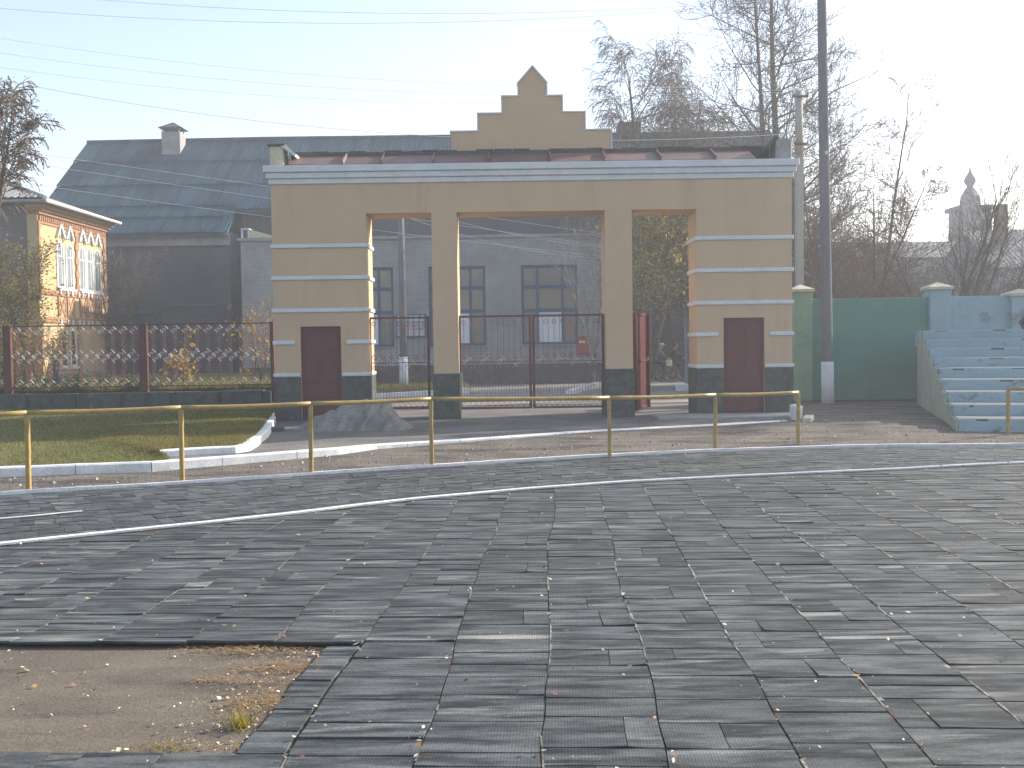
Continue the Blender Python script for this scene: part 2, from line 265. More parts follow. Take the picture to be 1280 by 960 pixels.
# ------------------------------------------------------------------ builders
class MB:
    def __init__(s): s.v = []; s.f = []
    def quad(s, a, b, c, d):
        n = len(s.v); s.v += [tuple(a), tuple(b), tuple(c), tuple(d)]; s.f.append((n, n + 1, n + 2, n + 3)); return s
    def poly(s, pts):
        n = len(s.v); s.v += [tuple(p) for p in pts]; s.f.append(tuple(range(n, n + len(pts)))); return s
    def box(s, x0, x1, y0, y1, z0, z1, bevel=0):
        n = len(s.v)
        s.v += [(x, y, z) for z in (z0, z1) for y in (y0, y1) for x in (x0, x1)]
        s.f += [(n, n + 2, n + 3, n + 1), (n + 4, n + 5, n + 7, n + 6), (n, n + 1, n + 5, n + 4), (n + 2, n + 6, n + 7, n + 3), (n, n + 4, n + 6, n + 2), (n + 1, n + 3, n + 7, n + 5)]
        return s
    def obox(s, p, ex, ey, ez, hx, hy, hz):
        """box centred at p, half sizes h along axes e"""
        n = len(s.v); p = Vector(p)
        for k in (-1, 1):
            for j in (-1, 1):
                for i in (-1, 1):
                    s.v.append(tuple(p + Vector(ex) * hx * i + Vector(ey) * hy * j + Vector(ez) * hz * k))
        s.f += [(n, n + 2, n + 3, n + 1), (n + 4, n + 5, n + 7, n + 6), (n, n + 1, n + 5, n + 4), (n + 2, n + 6, n + 7, n + 3), (n, n + 4, n + 6, n + 2), (n + 1, n + 3, n + 7, n + 5)]
        return s
    def prism(s, poly, ext, axis='y', a=0.0, b=1.0):
        """polygon (2D) extruded along axis from a to b. axis y: poly=(x,z); axis x: poly=(y,z); axis z: poly=(x,y)"""
        def P(q, t):
            return {'y': (q[0], t, q[1]), 'x': (t, q[0], q[1]), 'z': (q[0], q[1], t)}[axis]
        n = len(s.v); m = len(poly)
        s.v += [P(q, a) for q in poly] + [P(q, b) for q in poly]
        s.f += [tuple(range(n, n + m)), tuple(range(n + 2 * m - 1, n + m - 1, -1))]
        s.f += [(n + i, n + (i + 1) % m, n + m + (i + 1) % m, n + m + i) for i in range(m)]
        return s
    def tube(s, pts, rad, n=6, cap=True):
        pts = [Vector(p) for p in pts]; k = len(pts)
        if not hasattr(rad, '__len__'): rad = [rad] * k
        base = len(s.v); pd = None
        for i, p in enumerate(pts):
            d = pts[min(i + 1, k - 1)] - pts[max(i - 1, 0)]
            if d.length < 1e-9: d = Vector((0, 0, 1))
            d.normalize()
            if pd is None:
                a = d.orthogonal().normalized()
            else:
                a = (a - d * a.dot(d))
                a = a.normalized() if a.length > 1e-6 else d.orthogonal().normalized()
            pd = d; b = d.cross(a); r = rad[i]
            for j in range(n):
                t = 2 * PI * j / n; q = p + a * (r * math.cos(t)) + b * (r * math.sin(t)); s.v.append((q.x, q.y, q.z))
        for i in range(k - 1):
            o = base + i * n
            for j in range(n):
                j2 = (j + 1) % n; s.f.append((o + j, o + j2, o + n + j2, o + n + j))
        if cap:
            s.f.append(tuple(range(base + n - 1, base - 1, -1))); s.f.append(tuple(range(base + (k - 1) * n, base + k * n)))
        return s
    def ring(s, c, ax, ay, r, t, n=10, m=4):
        """torus ring centred c in plane ax/ay"""
        c = Vector(c); ax = Vector(ax); ay = Vector(ay); az = ax.cross(ay); base = len(s.v)
        for i in range(n):
            q = 2 * PI * i / n; d = ax * math.cos(q) + ay * math.sin(q)
            for j in range(m):
                w_ = 2 * PI * j / m; s.v.append(tuple(c + d * (r + t * math.cos(w_)) + az * (t * math.sin(w_))))
        for i in range(n):
            for j in range(m):
                a = base + i * m + j; b = base + i * m + (j + 1) % m; e = base + ((i + 1) % n) * m + (j + 1) % m; d = base + ((i + 1) % n) * m + j
                s.f.append((a, d, e, b))
        return s
    def mesh(s, name, m, smooth=False):
        me = bpy.data.meshes.new(name); me.from_pydata(s.v, [], s.f); me.materials.append(m)
        if smooth: me.polygons.foreach_set('use_smooth', [True] * len(me.polygons))
        me.update(); return me
    def build(s, name, m, parent=None, smooth=False, loc=None):
        """links the collected shapes as ONE object; loc moves the origin there (world or parent-local shift)"""
        o = bpy.data.objects.new(name, s.mesh(name, m, smooth)); COL.objects.link(o)
        if parent: o.parent = parent
        if loc is not None: o.location = loc
        return o

def fixn(o):
    import bmesh
    bm = bmesh.new(); bm.from_mesh(o.data); bmesh.ops.recalc_face_normals(bm, faces=bm.faces); bm.to_mesh(o.data); bm.free(); return o
def bev(o, wdt=0.01, seg=1):
    md = o.modifiers.new('bevel', 'BEVEL'); md.width = wdt; md.segments = seg; md.limit_method = 'ANGLE'; return o
def tag(o, label=None, cat=None, group=None, kind=None):
    if label: o['label'] = label
    if cat: o['category'] = cat
    if group: o['group'] = group
    if kind: o['kind'] = kind
    return o
def empty(name, loc, label=None, cat=None, group=None, rz=0.0):
    o = bpy.data.objects.new(name, None); COL.objects.link(o); o.location = loc; o.rotation_euler = (0, 0, rz); o.empty_display_size = 0.3
    return tag(o, label, cat, group)
def inst(name, me, parent, loc=(0, 0, 0), rot=(0, 0, 0), scale=(1, 1, 1)):
    o = bpy.data.objects.new(name, me); COL.objects.link(o); o.parent = parent; o.location = loc; o.rotation_euler = rot; o.scale = scale; return o
def npmesh(name, v, f, m, parent=None, kind=None):
    me = bpy.data.meshes.new(name); v = np.asarray(v, np.float32); f = np.asarray(f, np.int32); k = f.shape[1]
    me.vertices.add(len(v)); me.vertices.foreach_set('co', v.ravel()); me.loops.add(f.size); me.loops.foreach_set('vertex_index', f.ravel())
    me.polygons.add(len(f)); me.polygons.foreach_set('loop_start', np.arange(0, f.size, k, dtype=np.int32)); me.polygons.foreach_set('loop_total', np.full(len(f), k, np.int32))
    me.update(calc_edges=True); me.materials.append(m)
    o = bpy.data.objects.new(name, me); COL.objects.link(o)
    if parent: o.parent = parent
    if kind: o['kind'] = kind
    return o
def interp(pts, n):
    """resample a 3D polyline smoothly (Catmull-Rom) to n points"""
    P = [Vector(p) for p in pts]; P = [P[0] * 2 - P[1]] + P + [P[-1] * 2 - P[-2]]
    out = []
    for i in range(n):
        t = i / (n - 1) * (len(P) - 3); k = min(int(t), len(P) - 4); t -= k
        a, b, c, d = P[k:k + 4]
        out.append(0.5 * ((2 * b) + (c - a) * t + (2 * a - 5 * b + 4 * c - d) * t * t + (3 * b - a - 3 * c + d) * t ** 3))
    return out

# ================================================================== GROUND
rng = random.Random(7)
nrng = np.random.default_rng(7)
def struct(o, label=None):
    o['kind'] = 'structure'
    if label: o['label'] = label
    return o
struct(MB().quad((-350, -60, -0.12), (350, -60, -0.12), (350, 600, -0.12), (-350, 600, -0.12)).build('ground', MT['soil']), 'dark soil beyond the paved ground')

IN_PX = [(-260, 716), (0, 682), (320, 648), (550, 622), (790, 603), (1100, 588), (1280, 579), (1540, 569)]
OUT_PX = [(-260, 637), (0, 618), (230, 604), (540, 583), (760, 570), (1000, 560), (1280, 556), (1540, 556)]
IN_L = interp([gnd(x, y, 0.01) for x, y in IN_PX], 80)
OUT_L = interp([gnd(x, y, 0.01) for x, y in OUT_PX], 80)
def linef(L):
    X = np.array([p.x for p in L]); Y = np.array([p.y for p in L])
    return lambda x: float(np.interp(x, X, Y))
Yin, Yout = linef(IN_L), linef(OUT_L)

m = MB()
for i in range(len(OUT_L) - 1):
    p, q = OUT_L[i], OUT_L[i + 1]
    m.quad((p.x, -4, -0.012), (q.x, -4, -0.012), (q.x, q.y, -0.012), (p.x, p.y, -0.012))
track = struct(m.build('running_track', MT['asphalt']), 'bare sandy brown asphalt under and between the rubber mats')

# gravelly strip that rises from the track edge
nx, ny = 150, 76
xs = np.linspace(-17, 20, nx); ys = np.linspace(10, 28, ny)
V = []; 
for y in ys:
    for x in xs:
        d = y - Yout(x)
        z = -0.06 if d < -0.02 else min(0.115, 0.006 + 0.036 * d) + 0.007 * mnoise.noise((x * 1.3, y * 1.3, 0))
        V.append((x, y, z))
Fc = [(j * nx + i, j * nx + i + 1, (j + 1) * nx + i + 1, (j + 1) * nx + i) for j in range(ny - 1) for i in range(nx - 1)]
vo = npmesh('dirt_verge', V, Fc, MT['dirt'], kind='structure'); vo['label'] = 'gravelly grey brown strip along the outer edge of the track'

# ---- mats
A = math.atan(60 / F)
EU = Vector((math.cos(A), -math.sin(A), 0)); EV = Vector((math.sin(A), math.cos(A), 0))
O0 = gnd(678, 960, 0); CW = 0.536
def uv(p): d = p - O0; return d.dot(EU), d.dot(EV)
HV0 = uv(gnd(150, 943))[1]; HV1 = uv(gnd(200, 808))[1]
HU = -2 * CW - 0.21
def edge(k, v): return k * CW + 0.055 * mnoise.noise((v * 0.55, k * 7.3, 1.7)) + 0.012 * mnoise.noise((v * 2.5, k * 3.1, 9.1))

def tile_grid(ul0, ur0, v0, v1, k, mb_or_none, curl):
    """returns verts, faces for a mat spanning fractions ul0..ur0 of column k"""
    nu, nv = 4, 2
    zb = 0.004 + rng.random() * 0.0012; zn = zb + rng.random() ** 8 * 0.008 + curl; zf = zb - 0.0025; v1 = v1 + 0.012; zn += 0.0005
    cl, cr_ = rng.random() ** 9 * 0.008, rng.random() ** 9 * 0.008
    top = []
    for j in range(nv + 1):
        t = j / nv; v = v0 + (v1 - v0) * t
        for i in range(nu + 1):
            s = i / nu
            if k is None: u = ul0 + (ur0 - ul0) * s
            else:
                a, b = edge(k, v) + 0.003, edge(k + 1, v) - 0.004
                u = a + (b - a) * (ul0 + (ur0 - ul0) * s)
            z = zn * (1 - t) ** 1.6 + zf * t + (zb * 0.3) + cl * (1 - s) ** 3 * (1 - t) + cr_ * s ** 3 * (1 - t)
            p = O0 + EU * u + EV * (v + 0.006 * mnoise.noise((u * 3, v * 3, (k or 0) * 1.0)))
            ym = Yin(p.x) - 0.03
            if p.y > ym: p.y = ym
            top.append((p.x, p.y, z))
    F_ = []; W_ = nu + 1
    for j in range(nv):
        for i in range(nu):
            a = j * W_ + i; F_.append((a, a + 1, a + W_ + 1, a + W_))
    n = len(top); per = [i for i in range(W_)] + [j * W_ + nu for j in range(1, nv + 1)] + [nv * W_ + i for i in range(nu - 1, -1, -1)] + [j * W_ for j in range(nv - 1, 0, -1)]
    bot = [(top[i][0], top[i][1], top[i][2] - 0.014) for i in per]
    for q in range(len(per)):
        q2 = (q + 1) % len(per); F_.append((per[q2], per[q], n + q, n + q2))
    return top + bot, F_

tiles = []
def add_tile(k, f0, f1, v0, v1, curl=0.0):
    vs, fs = tile_grid(f0, f1, v0, v1, k, None, curl)
    c = np.mean(np.array(vs[:15]), axis=0); span = max(v[1] for v in vs[:15]) - min(v[1] for v in vs[:15])
    if span < 0.04: return
    X, Y = c[0], c[1]
    if abs(X) > 0.53 * Y + 3.5: return
    vis = 1.0 if (abs(X) < 0.5 * Y + 0.1 and Y > 4.1) else 0.0
    area = (f1 - f0) * span / (Y ** 3)
    tiles.append((vis * area, c, vs, fs))

for k in range(-30, 31):
    v = -3.2 + rng.random() * 0.3
    while True:
        ln = rng.choice([0.15, 0.2, 0.26, 0.3, 0.3, 0.34, 0.38])* (0.92 + 0.16 * rng.random())
        v1 = v + ln
        uc = (k + 0.5) * CW; pc = O0 + EU * uc + EV * v
        if pc.y > Yin(pc.x) - 0.02: break
        va, vb = v, v1
        inhole = uc < -2 * CW
        if inhole:
            if va < HV0 < vb: vb = HV0
            if va < HV0 - 1e-6 and vb > HV0: vb = HV0
            if HV0 - 1e-6 <= va < HV1:
                if k == -3:           # narrow curled pieces along the edge of the bare patch
                    vb = min(va + 0.17 + rng.random() * 0.14, HV1)
                    f0 = 1 - 0.21 / CW + rng.uniform(-0.035, 0.035)
                    add_tile(k, f0, 0.97, va, vb - 0.002, curl=rng.random() ** 2 * 0.010)
                    v = vb; continue
                v = HV1 + rng.uniform(-0.02, 0.03); continue
        curl = 0.02 if (inhole and abs(va - HV1) < 0.06) else 0.0
        if rng.random() < 0.28 and ln > 0.19:
            c = rng.choice([0.3, 0.42, 0.5, 0.62, 0.7]); add_tile(k, 0, c - 0.004, va, vb, curl); add_tile(k, c + 0.004, 1, va, vb, curl)
        else:
            add_tile(k, 0, 1, va, vb, curl)
        v = vb + 0.002
tiles.sort(key=lambda t: -t[0])
for a_, c, vs, fs in tiles[:300]:
    b = MB(); b.v = [(x - c[0], y - c[1], z) for x, y, z in vs]; b.f = fs
    b.build('rubber_mat', MT['rubber'], track, loc=(c[0], c[1], 0))
rest = MB()
for a_, c, vs, fs in tiles[300:]:
    n = len(rest.v); rest.v += vs; rest.f += [tuple(i + n for i in f) for f in fs]
rest.build('rubber_mats', MT['rubber'], track)['kind'] = 'stuff'
# mats in the lane between the two white edges, laid along the curve
band = MB(); NR = 11
for r in range(NR):
    t = -rng.random()
    while t < 79:
        L_ = rng.uniform(0.6, 1.5); t0, t1 = max(t, 0), min(t + L_, 79)
        if t1 - t0 > 0.1:
            top = []; zb = 0.004 + rng.random() * 0.002; zt = rng.random() ** 3 * 0.007
            for j in (0, 1):
                fr = (r + 0.02 + 0.96 * j) / NR + 0.012 * mnoise.noise((t0 * .3, r, 2))
                fr = 0.012 + 0.975 * min(max(fr, 0), 1)
                for s in (0, .5, 1):
                    q = t0 + (t1 - t0) * (0.01 + 0.98 * s); i0 = min(int(q), 78); ff = q - i0
                    a = IN_L[i0].lerp(IN_L[i0 + 1], ff); b = OUT_L[i0].lerp(OUT_L[i0 + 1], ff); p = a.lerp(b, fr)
                    top.append((p.x, p.y, zb + zt * (1 - j)))
            n = len(band.v); band.v += top + [(x, y, z - 0.014) for x, y, z in top]
            band.f += [(n, n + 1, n + 4, n + 3), (n + 1, n + 2, n + 5, n + 4), (n + 6, n + 7, n + 1, n), (n + 7, n + 8, n + 2, n + 1), (n + 2, n + 8, n + 11, n + 5), (n, n + 3, n + 9, n + 6), (n + 3, n + 4, n + 10, n + 9), (n + 4, n + 5, n + 11, n + 10)]
        t += L_
band.build('lane_mats', MT['rubber'], track)['kind'] = 'stuff'
# dust and grit in the seams between the columns
sm = MB()
for k in range(-18, 20):
    v = -0.8
    while v < 12:
        ln = rng.uniform(0.05, 0.5)
        p0 = O0 + EU * edge(k, v) + EV * v
        if p0.y > Yin(p0.x): break
        if rng.random() < 0.35 and not (k < -2 and HV0 - .5 < v < HV1 + .05):
            w_ = rng.uniform(0.003, 0.007)
            p1 = O0 + EU * edge(k, v + ln) + EV * (v + ln)
            if p1.y < Yin(p1.x) - .05: sm.quad(p0 - EU * w_ + Vector((0, 0, .008)), p0 + EU * w_ + Vector((0, 0, .009)), p1 + EU * w_ + Vector((0, 0, .009)), p1 - EU * w_ + Vector((0, 0, .008)))
        v += ln
o = sm.build('seam_grit', MT['seam'], track); o['kind'] = 'stuff'

# ---- white edges and painted line
def strip(L, i0, i1, wdt, z0, z1, name, mt, parent):
    b = MB()
    for i in range(i0, i1):
        p, q = L[i], L[i + 1]; d = (q - p); d.z = 0; d.normalize(); n_ = Vector((-d.y, d.x, 0)) * wdt
        wob = 0.006 * mnoise.noise((p.x, p.y, 3)); wob2 = 0.006 * mnoise.noise((q.x, q.y, 3))
        a, b_, c, e = p - n_, q - n_, q + n_, p + n_
        for P in (a, b_, c, e): P.z = z1
        a.z += wob; e.z += wob; b_.z += wob2; c.z += wob2
        g = Vector((0, 0, z1 - z0)); n = len(b.v)
        b.quad(a, b_, c, e); b.quad(a - g, b_ - g, b_, a); b.quad(c, c - g, e - g, e)
        if i == i0: b.quad(a, e, e - g, a - g)
        if i == i1 - 1: b.quad(b_, b_ - g, c - g, c)
    return b.build(name, mt, parent)
inner = empty('track_edging', (0, 0, 0), 'thin raised white edging curving along the inner edge of the lane', 'edging')
INF = interp(IN_L, 400)
i = 0
while i < 399:
    j = min(399, i + rng.randint(22, 34))
    b = MB(); b.tube([p + Vector((0, 0, 0.014 + 0.004 * mnoise.noise((p.x * 1.2, p.y, 4)))) + Vector((0, 0.008 * mnoise.noise((p.x * 2, 0, 8)), 0)) for p in INF[i:j + 1]], 0.019, 6)
    b.build('edging_strip', MT['kerbwhite'], inner); i = j
    if rng.random() < 0.3: i += 1
outer = empty('track_edging', (0, 0, 0), 'low white kerb line between the rubber lane and the gravelly strip', 'edging')
OUF = interp(OUT_L, 300); i = 0
while i < 299:
    j = min(299, i + rng.randint(14, 18)); strip(OUF, i, j, 0.035, -0.03, 0.042 + rng.uniform(-.004, .004), 'kerb_stone', MT['kerbwhite'], outer); i = j
LN = interp([gnd(x, y, 0.0) for x, y in ((-260, 669), (0, 650.5), (95, 641.5), (200, 633.5))], 40)
strip(LN, 0, 27, 0.022, 0.016, 0.0215, 'lane_line', MT['kerbwhite'], track)['label'] = 'short painted white line within the lane'

# ---- handrails
def rail(name, pts, label, group, start_post=True):
    """pts: (px base, py base, py top) -> posts and a top pipe"""
    t = empty(name, gnd(pts[0][0], pts[0][1], 0.02), label, 'railing', group)
    loc = t.location; tops = []
    for px, py, pt in pts:
        b = gnd(px, py, 0.02)
        top = at(px - (py - pt) * 0.012, pt, b.y); top.x = b.x + rng.uniform(-.012, .012)
        tops.append(top)
        if abs(px) < 1600:
            c = MB(); c.obox((b + top) / 2 - loc + Vector((0, 0, -.03)), (1, 0, 0), (0, 1, 0), (top - b).normalized(), 0.027, 0.027, (top - b).length / 2 + 0.02); bev(c.build('post', MT['yellow'], t), .006)
    for i in range(len(tops) - 1):
        k = 9; P = [tops[i].lerp(tops[i + 1], s / (k - 1)) - loc + Vector((0, 0, 0.012 - 0.012 * math.sin(PI * s / (k - 1)))) for s in range(k)]
        MB().tube(P, 0.03, 8).build('top_rail', MT['yellow'], t, smooth=True)
    return t
rail('handrail', [(-190, 627, 528), (36, 612, 517), (228, 601, 510.5), (389, 592, 505.5), (540, 582, 499.5), (762, 570, 498), (894, 561, 494.5), (998, 555.5, 491.5)], 'ochre yellow handrail on thin posts along the left of the track', 'ochre handrails beside the track')
rail('handrail', [(1260, 546, 487), (1440, 549, 487)], 'short end of ochre handrail in front of the pale blue bleacher steps', 'ochre handrails beside the track')

# ---- kerbs
KB = [(-260, 618, .02, .195), (0, 600.5, .02, .195), (194, 592, .025, .19), (320, 581, .03, .185), (393, 574, .04, .185), (421, 569, .07, .18), (475, 560, .10, .160), (567, 551.5, .125, .146), (752, 538.5, .125, .140), (893, 531.5, .125, .138), (985, 526, .125, .135)]
def kerb(name, L, label, depth, seglen=1.05, back=1, zb_off=-0.15, mt='kerbwhite'):
    """L: list of (Vector bottom front, ztop); splits into stones"""
    t = empty(name, L[0][0], label, 'kerb', 'white kerbs'); base = L[0][0]
    P = [l[0] for l in L]; acc = [0]
    for i in range(len(P) - 1): acc.append(acc[-1] + (P[i + 1] - P[i]).length)
    def samp(s):
        return Vector((np.interp(s, acc, [p.x for p in P]), np.interp(s, acc, [p.y for p in P]), np.interp(s, acc, [l[0].z for l in L]))), float(np.interp(s, acc, [l[1] for l in L]))
    s = 0
    while s < acc[-1] - 0.05:
        e = min(s + seglen * rng.uniform(.9, 1.1), acc[-1]); n = 4; b = MB(); rows = []
        for i in range(n + 1):
            q = s + 0.006 + (e - s - 0.012) * i / n; p, zt = samp(q); p2, _ = samp(q + .02); p1, _ = samp(q - .02)
            d = p2 - p1; d.z = 0; d.normalize(); nn = Vector((-d.y, d.x, 0)) * back
            zt += 0.004 * mnoise.noise((q * 2, 5, 1)); zb = p.z + zb_off; c = 0.02
            rows.append([Vector((p.x, p.y, zb)), Vector((p.x, p.y, zt - c)), Vector((p.x, p.y, zt)) + nn * c, Vector((p.x, p.y, zt)) + nn * (depth - c), Vector((p.x, p.y, zt - c)) + nn * depth, Vector((p.x, p.y, zb)) + nn * depth])
        for i in range(n):
            for j in range(5):
                b.quad(rows[i][j] - base, rows[i + 1][j] - base, rows[i + 1][j + 1] - base, rows[i][j + 1] - base)
        b.poly([p - base for p in rows[0]]); b.poly([p - base for p in rows[-1]][::-1])
        b.build('kerb_stone', MT[mt], t); s = e
    return t
KL = [(gnd(x, y, zb), zt) for x, y, zb, zt in KB]
kerb('white_kerb', KL, 'long white limewashed kerb, sinking into the gravel towards the right', 0.16)
K2 = [(200, 572, .17, .275), (250, 569, .17, .28), (303, 566.5, .17, .28), (312, 564, .17, .285), (322, 558, .17, .29), (336, 546, .165, .30), (345, 529, .16, .31)]
kerb('white_kerb', [(gnd(x, y, zb), zt) for x, y, zb, zt in K2], 'thick rounded white kerb bending round the corner of the lawn', 0.17, 1.4)

# ---- forecourt, lawn, garden, street
def loft(name, A_, B_, n, mt, zn=0.0, label=None, curve=None):
    V = []; k = len(A_)
    for j in range(n + 1):
        t = j / n
        for i in range(k):
            p = A_[i].lerp(B_[i], t); z = p.z + (curve(t) if curve else 0) + zn * mnoise.noise((p.x * 0.9, p.y * 0.9, 2.2)); V.append((p.x, p.y, z))
    Fc = [(j * k + i, j * k + i + 1, (j + 1) * k + i + 1, (j + 1) * k + i) for j in range(n) for i in range(k - 1)]
    o = npmesh(name, V, Fc, mt, kind='structure')
    if label: o['label'] = label
    return o
kt = [Vector((p.x, p.y + 0.13, zt - 0.012)) for p, zt in KL if p.x > -5.4]
kt = [Vector((-5.45, 14.75, .17))] + interp(kt, 40)
loft('forecourt', kt, [Vector((p.x * (1.25 if p.x > 0 else 1), 27.0, 0.14)) for p in kt], 26, MT['court'], 0.006, 'worn concrete apron in front of the gateway')
st = [Vector((-16 + i, 26.5, 0.155)) for i in range(40)]
loft('street', st, [Vector((p.x * 4, 75, -0.45)) for p in st], 30, MT['street'], 0.0, 'grey asphalt street behind the gateway')
sl_ = [Vector((p.x, p.y + 0.12, 0.18)) for p, zt in KL[:3]] + [gnd(200, 572, .17) + Vector((-.02, .14, .085)), gnd(250, 569, .17) + Vector((0, .14, .09)), gnd(300, 566.5, .17) + Vector((-.06, .14, .09)), gnd(322, 558, .17) + Vector((-.15, .06, .10)), gnd(336, 546, .165) + Vector((-.15, .02, .115)), gnd(345, 529, .16) + Vector((-.15, .02, .13))]
SLW = interp(sl_, 60)
def nx_(i): return float(np.interp(i, [0, 34, 59], [-17.5, -7.2, -5.2]))
lawn = loft('lawn', SLW, [Vector((nx_(i), 22.85, 0.44)) for i, p in enumerate(SLW)], 24, MT['lawnbase'], 0.02, 'short lawn between the white kerbs and the garden wall')
gd = [Vector((-60 + i * 1.8, 23.3, 0.80)) for i in range(31)]
garden = loft('garden_ground', gd, [Vector((p.x, 49.5, 0.55)) for p in gd], 24, MT['lawnbase'], 0.05, 'grassy ground behind the lattice fence')

def blades(name, N, sampler, h, wdt, mt, label, parent=None):
    P = np.array([sampler() for _ in range(N)], np.float32)
    a = nrng.uniform(0, 2 * PI, N); hh = h * nrng.uniform(.5, 1.3, N); ww = wdt * nrng.uniform(.6, 1.3, N); tilt = nrng.normal(0, .45, (N, 2)) * hh[:, None]
    dx = np.stack([np.cos(a) * ww, np.sin(a) * ww, np.zeros(N)], 1)
    tip = P + np.stack([tilt[:, 0], tilt[:, 1], hh], 1)
    V = np.stack([P - dx, P + dx, tip], 1).reshape(-1, 3); Fc = np.arange(3 * N).reshape(-1, 3)
    o = npmesh(name, V, Fc, mt, parent, 'stuff')
    if label: o['label'] = label
    return o
def lawn_pt():
    while True:
        i = rng.random() * 58.9; t = rng.random() ** 1.3; k = int(i); a = SLW[k].lerp(SLW[k + 1], i - k)
        q = a.x + (nx_(i) - a.x) * t
        return (q, a.y + (22.9 - a.y) * t, a.z + (0.44 - a.z) * t - .01 + 0.02 * mnoise.noise((q * .9, (a.y + (22.9 - a.y) * t) * .9, 2.2)))
blades('grass', 90000, lawn_pt, 0.05, 0.008, MT['grass'], 'short dry grass of the lawn')
def gard_pt():
    x = rng.uniform(-15, -5.2); t = rng.random() ** 2; return (x, 23.3 + 10 * t, 0.79 - 0.09 * t + 0.05 * mnoise.noise((x * .9, (23.3 + 10 * t) * .9, 2.2)))
blades('grass', 26000, gard_pt, 0.13, 0.012, MT['grass'], 'longer grass along the foot of the fence')

# ---- gravel on the verge
gb = MB()
for _ in range(2200):
    i = rng.random() * 78; k = int(i); p = OUT_L[k].lerp(OUT_L[k + 1], i - k); y = p.y + .1 + rng.random() ** 1.4 * 4.5; x = p.x
    if abs(x) > .55 * y: continue
    z = min(.115, .006 + .036 * (y - Yout(x))); s = .008 + .034 * rng.random() ** 4; n = len(gb.v); a = rng.random() * 3
    gb.v += [(x + s * math.cos(a + q * PI / 2) * rng.uniform(.6, 1.2), y + s * math.sin(a + q * PI / 2) * rng.uniform(.6, 1.2), z - .004) for q in range(4)] + [(x, y, z + s * rng.uniform(.5, .9))]
    gb.f += [(n, n + 1, n + 4), (n + 1, n + 2, n + 4), (n + 2, n + 3, n + 4), (n + 3, n, n + 4)]
o = gb.build('gravel', MT['gravel']); tag(o, 'loose gravel lying along the edge of the track', None, None, 'stuff')
# ---- bare patch debris, litter
def scatter_quads(name, pts, smin, smax, mt, label, lift=0.35):
    V = []; Fc = []
    for p in pts:
        s = smin + (smax - smin) * rng.random() ** 2.5; a = rng.random() * 2 * PI; e1 = Vector((math.cos(a), math.sin(a), rng.uniform(-lift, lift))) * s; e2 = Vector((-math.sin(a), math.cos(a), rng.uniform(-lift, lift))) * s * rng.uniform(.4, .8)
        p = Vector(p); n = len(V); hgt = s * .3; up = Vector((0, 0, hgt + .003))
        V += [tuple(p + up - e1), tuple(p + up * .6 - e2), tuple(p + up + e1), tuple(p + up * 1.5 + e2)]; Fc.append((n, n + 1, n + 2, n + 3))
    o = npmesh(name, V, Fc, mt, kind='stuff'); o['label'] = label; return o
def on_mats():
    while True:
        Y = 4.0 + 9.5 * rng.random() ** 1.2; X = rng.uniform(-.52, .52) * Y
        p = Vector((X, Y, 0.018)); u, v = uv(p)
        if Y > Yin(X): continue
        if rng.random() < 0.55:
            k = round(u / CW); p = O0 + EU * (edge(k, v) + rng.gauss(0, .02)) + EV * v; p.z = .016
        if u < HU and HV0 < v < HV1: p.z = -.008
        return p
pts = [on_mats() for _ in range(900)]
for _ in range(260):
    i = rng.random() * 78; k = int(i); L_ = rng.choice([IN_L, OUT_L]); p = L_[k].lerp(L_[k + 1], i - k); pts.append(Vector((p.x, p.y - abs(rng.gauss(0.05, .12)), 0.016)))
for _ in range(150):
    i = rng.random() * 78; k = int(i); p = IN_L[k].lerp(OUT_L[k], rng.random()); pts.append(Vector((p.x, p.y, .018)))
scatter_quads('fallen_leaves', pts, 0.005, 0.022, MT['litter'], 'small dry leaves and scraps scattered over the rubber mats')
pts = []
for _ in range(720):
    u = HU - abs(rng.gauss(0, .26)); v = rng.uniform(HV0, HV1)
    p = O0 + EU * u + EV * v; pts.append(Vector((p.x, p.y, -.008)))
for _ in range(120):
    p = O0 + EU * (HU - rng.random() ** .8 * 2.4) + EV * rng.uniform(HV0, HV1); pts.append(Vector((p.x, p.y, -.008)))
scatter_quads('fallen_leaves', pts, 0.003, 0.013, MT['litter'], 'crumbled leaves and grit at the edge of the bare asphalt patch')
def needles(cx, N, su, sv, mt, ln, label, up=.3):
    V = []; Fc = []
    for _ in range(N):
        p = Vector(cx) + EU * rng.gauss(0, su) + EV * rng.gauss(0, sv); a = rng.random() * 2 * PI; d = Vector((math.cos(a), math.sin(a), rng.uniform(0, up))) * ln * rng.uniform(.4, 1.2); s = Vector((-math.sin(a), math.cos(a), 0)) * .0022
        p.z = -.008 + rng.random() * .012; n = len(V); V += [tuple(p - s), tuple(p + s), tuple(p + d)]; Fc.append((n, n + 1, n + 2))
    o = npmesh('dry_grass', V, Fc, mt, kind='stuff'); o['label'] = label
MT['straw'] = mat('straw', (0.24, 0.13, 0.06), (0.33, 0.22, 0.10), 3, .9, island=.4)
def edgept(t, off=0.05): p = O0 + EU * (HU - off) + EV * (HV0 + (HV1 - HV0) * t); return (p.x, p.y, 0)
needles(edgept(.96, .45), 420, .22, .05, MT['straw'], .07, 'brown dry needles along the far edge of the bare patch')
needles(edgept(.75, .12), 420, .16, .07, MT['straw'], .07, 'brown dry needles heaped in the corner of the bare patch')
needles(edgept(.42, .12), 420, .10, .09, MT['straw'], .07, 'reddish dry grass beside the curled mat edges')
needles(edgept(.62, .35), 160, .16, .03, MT['straw'], .06, 'thin streak of dry grass lying on the bare asphalt')
needles(edgept(.22, .12), 170, .03, .03, MT['oleaf'], .06, 'small yellowish green tuft growing at the bare patch', 2.0)
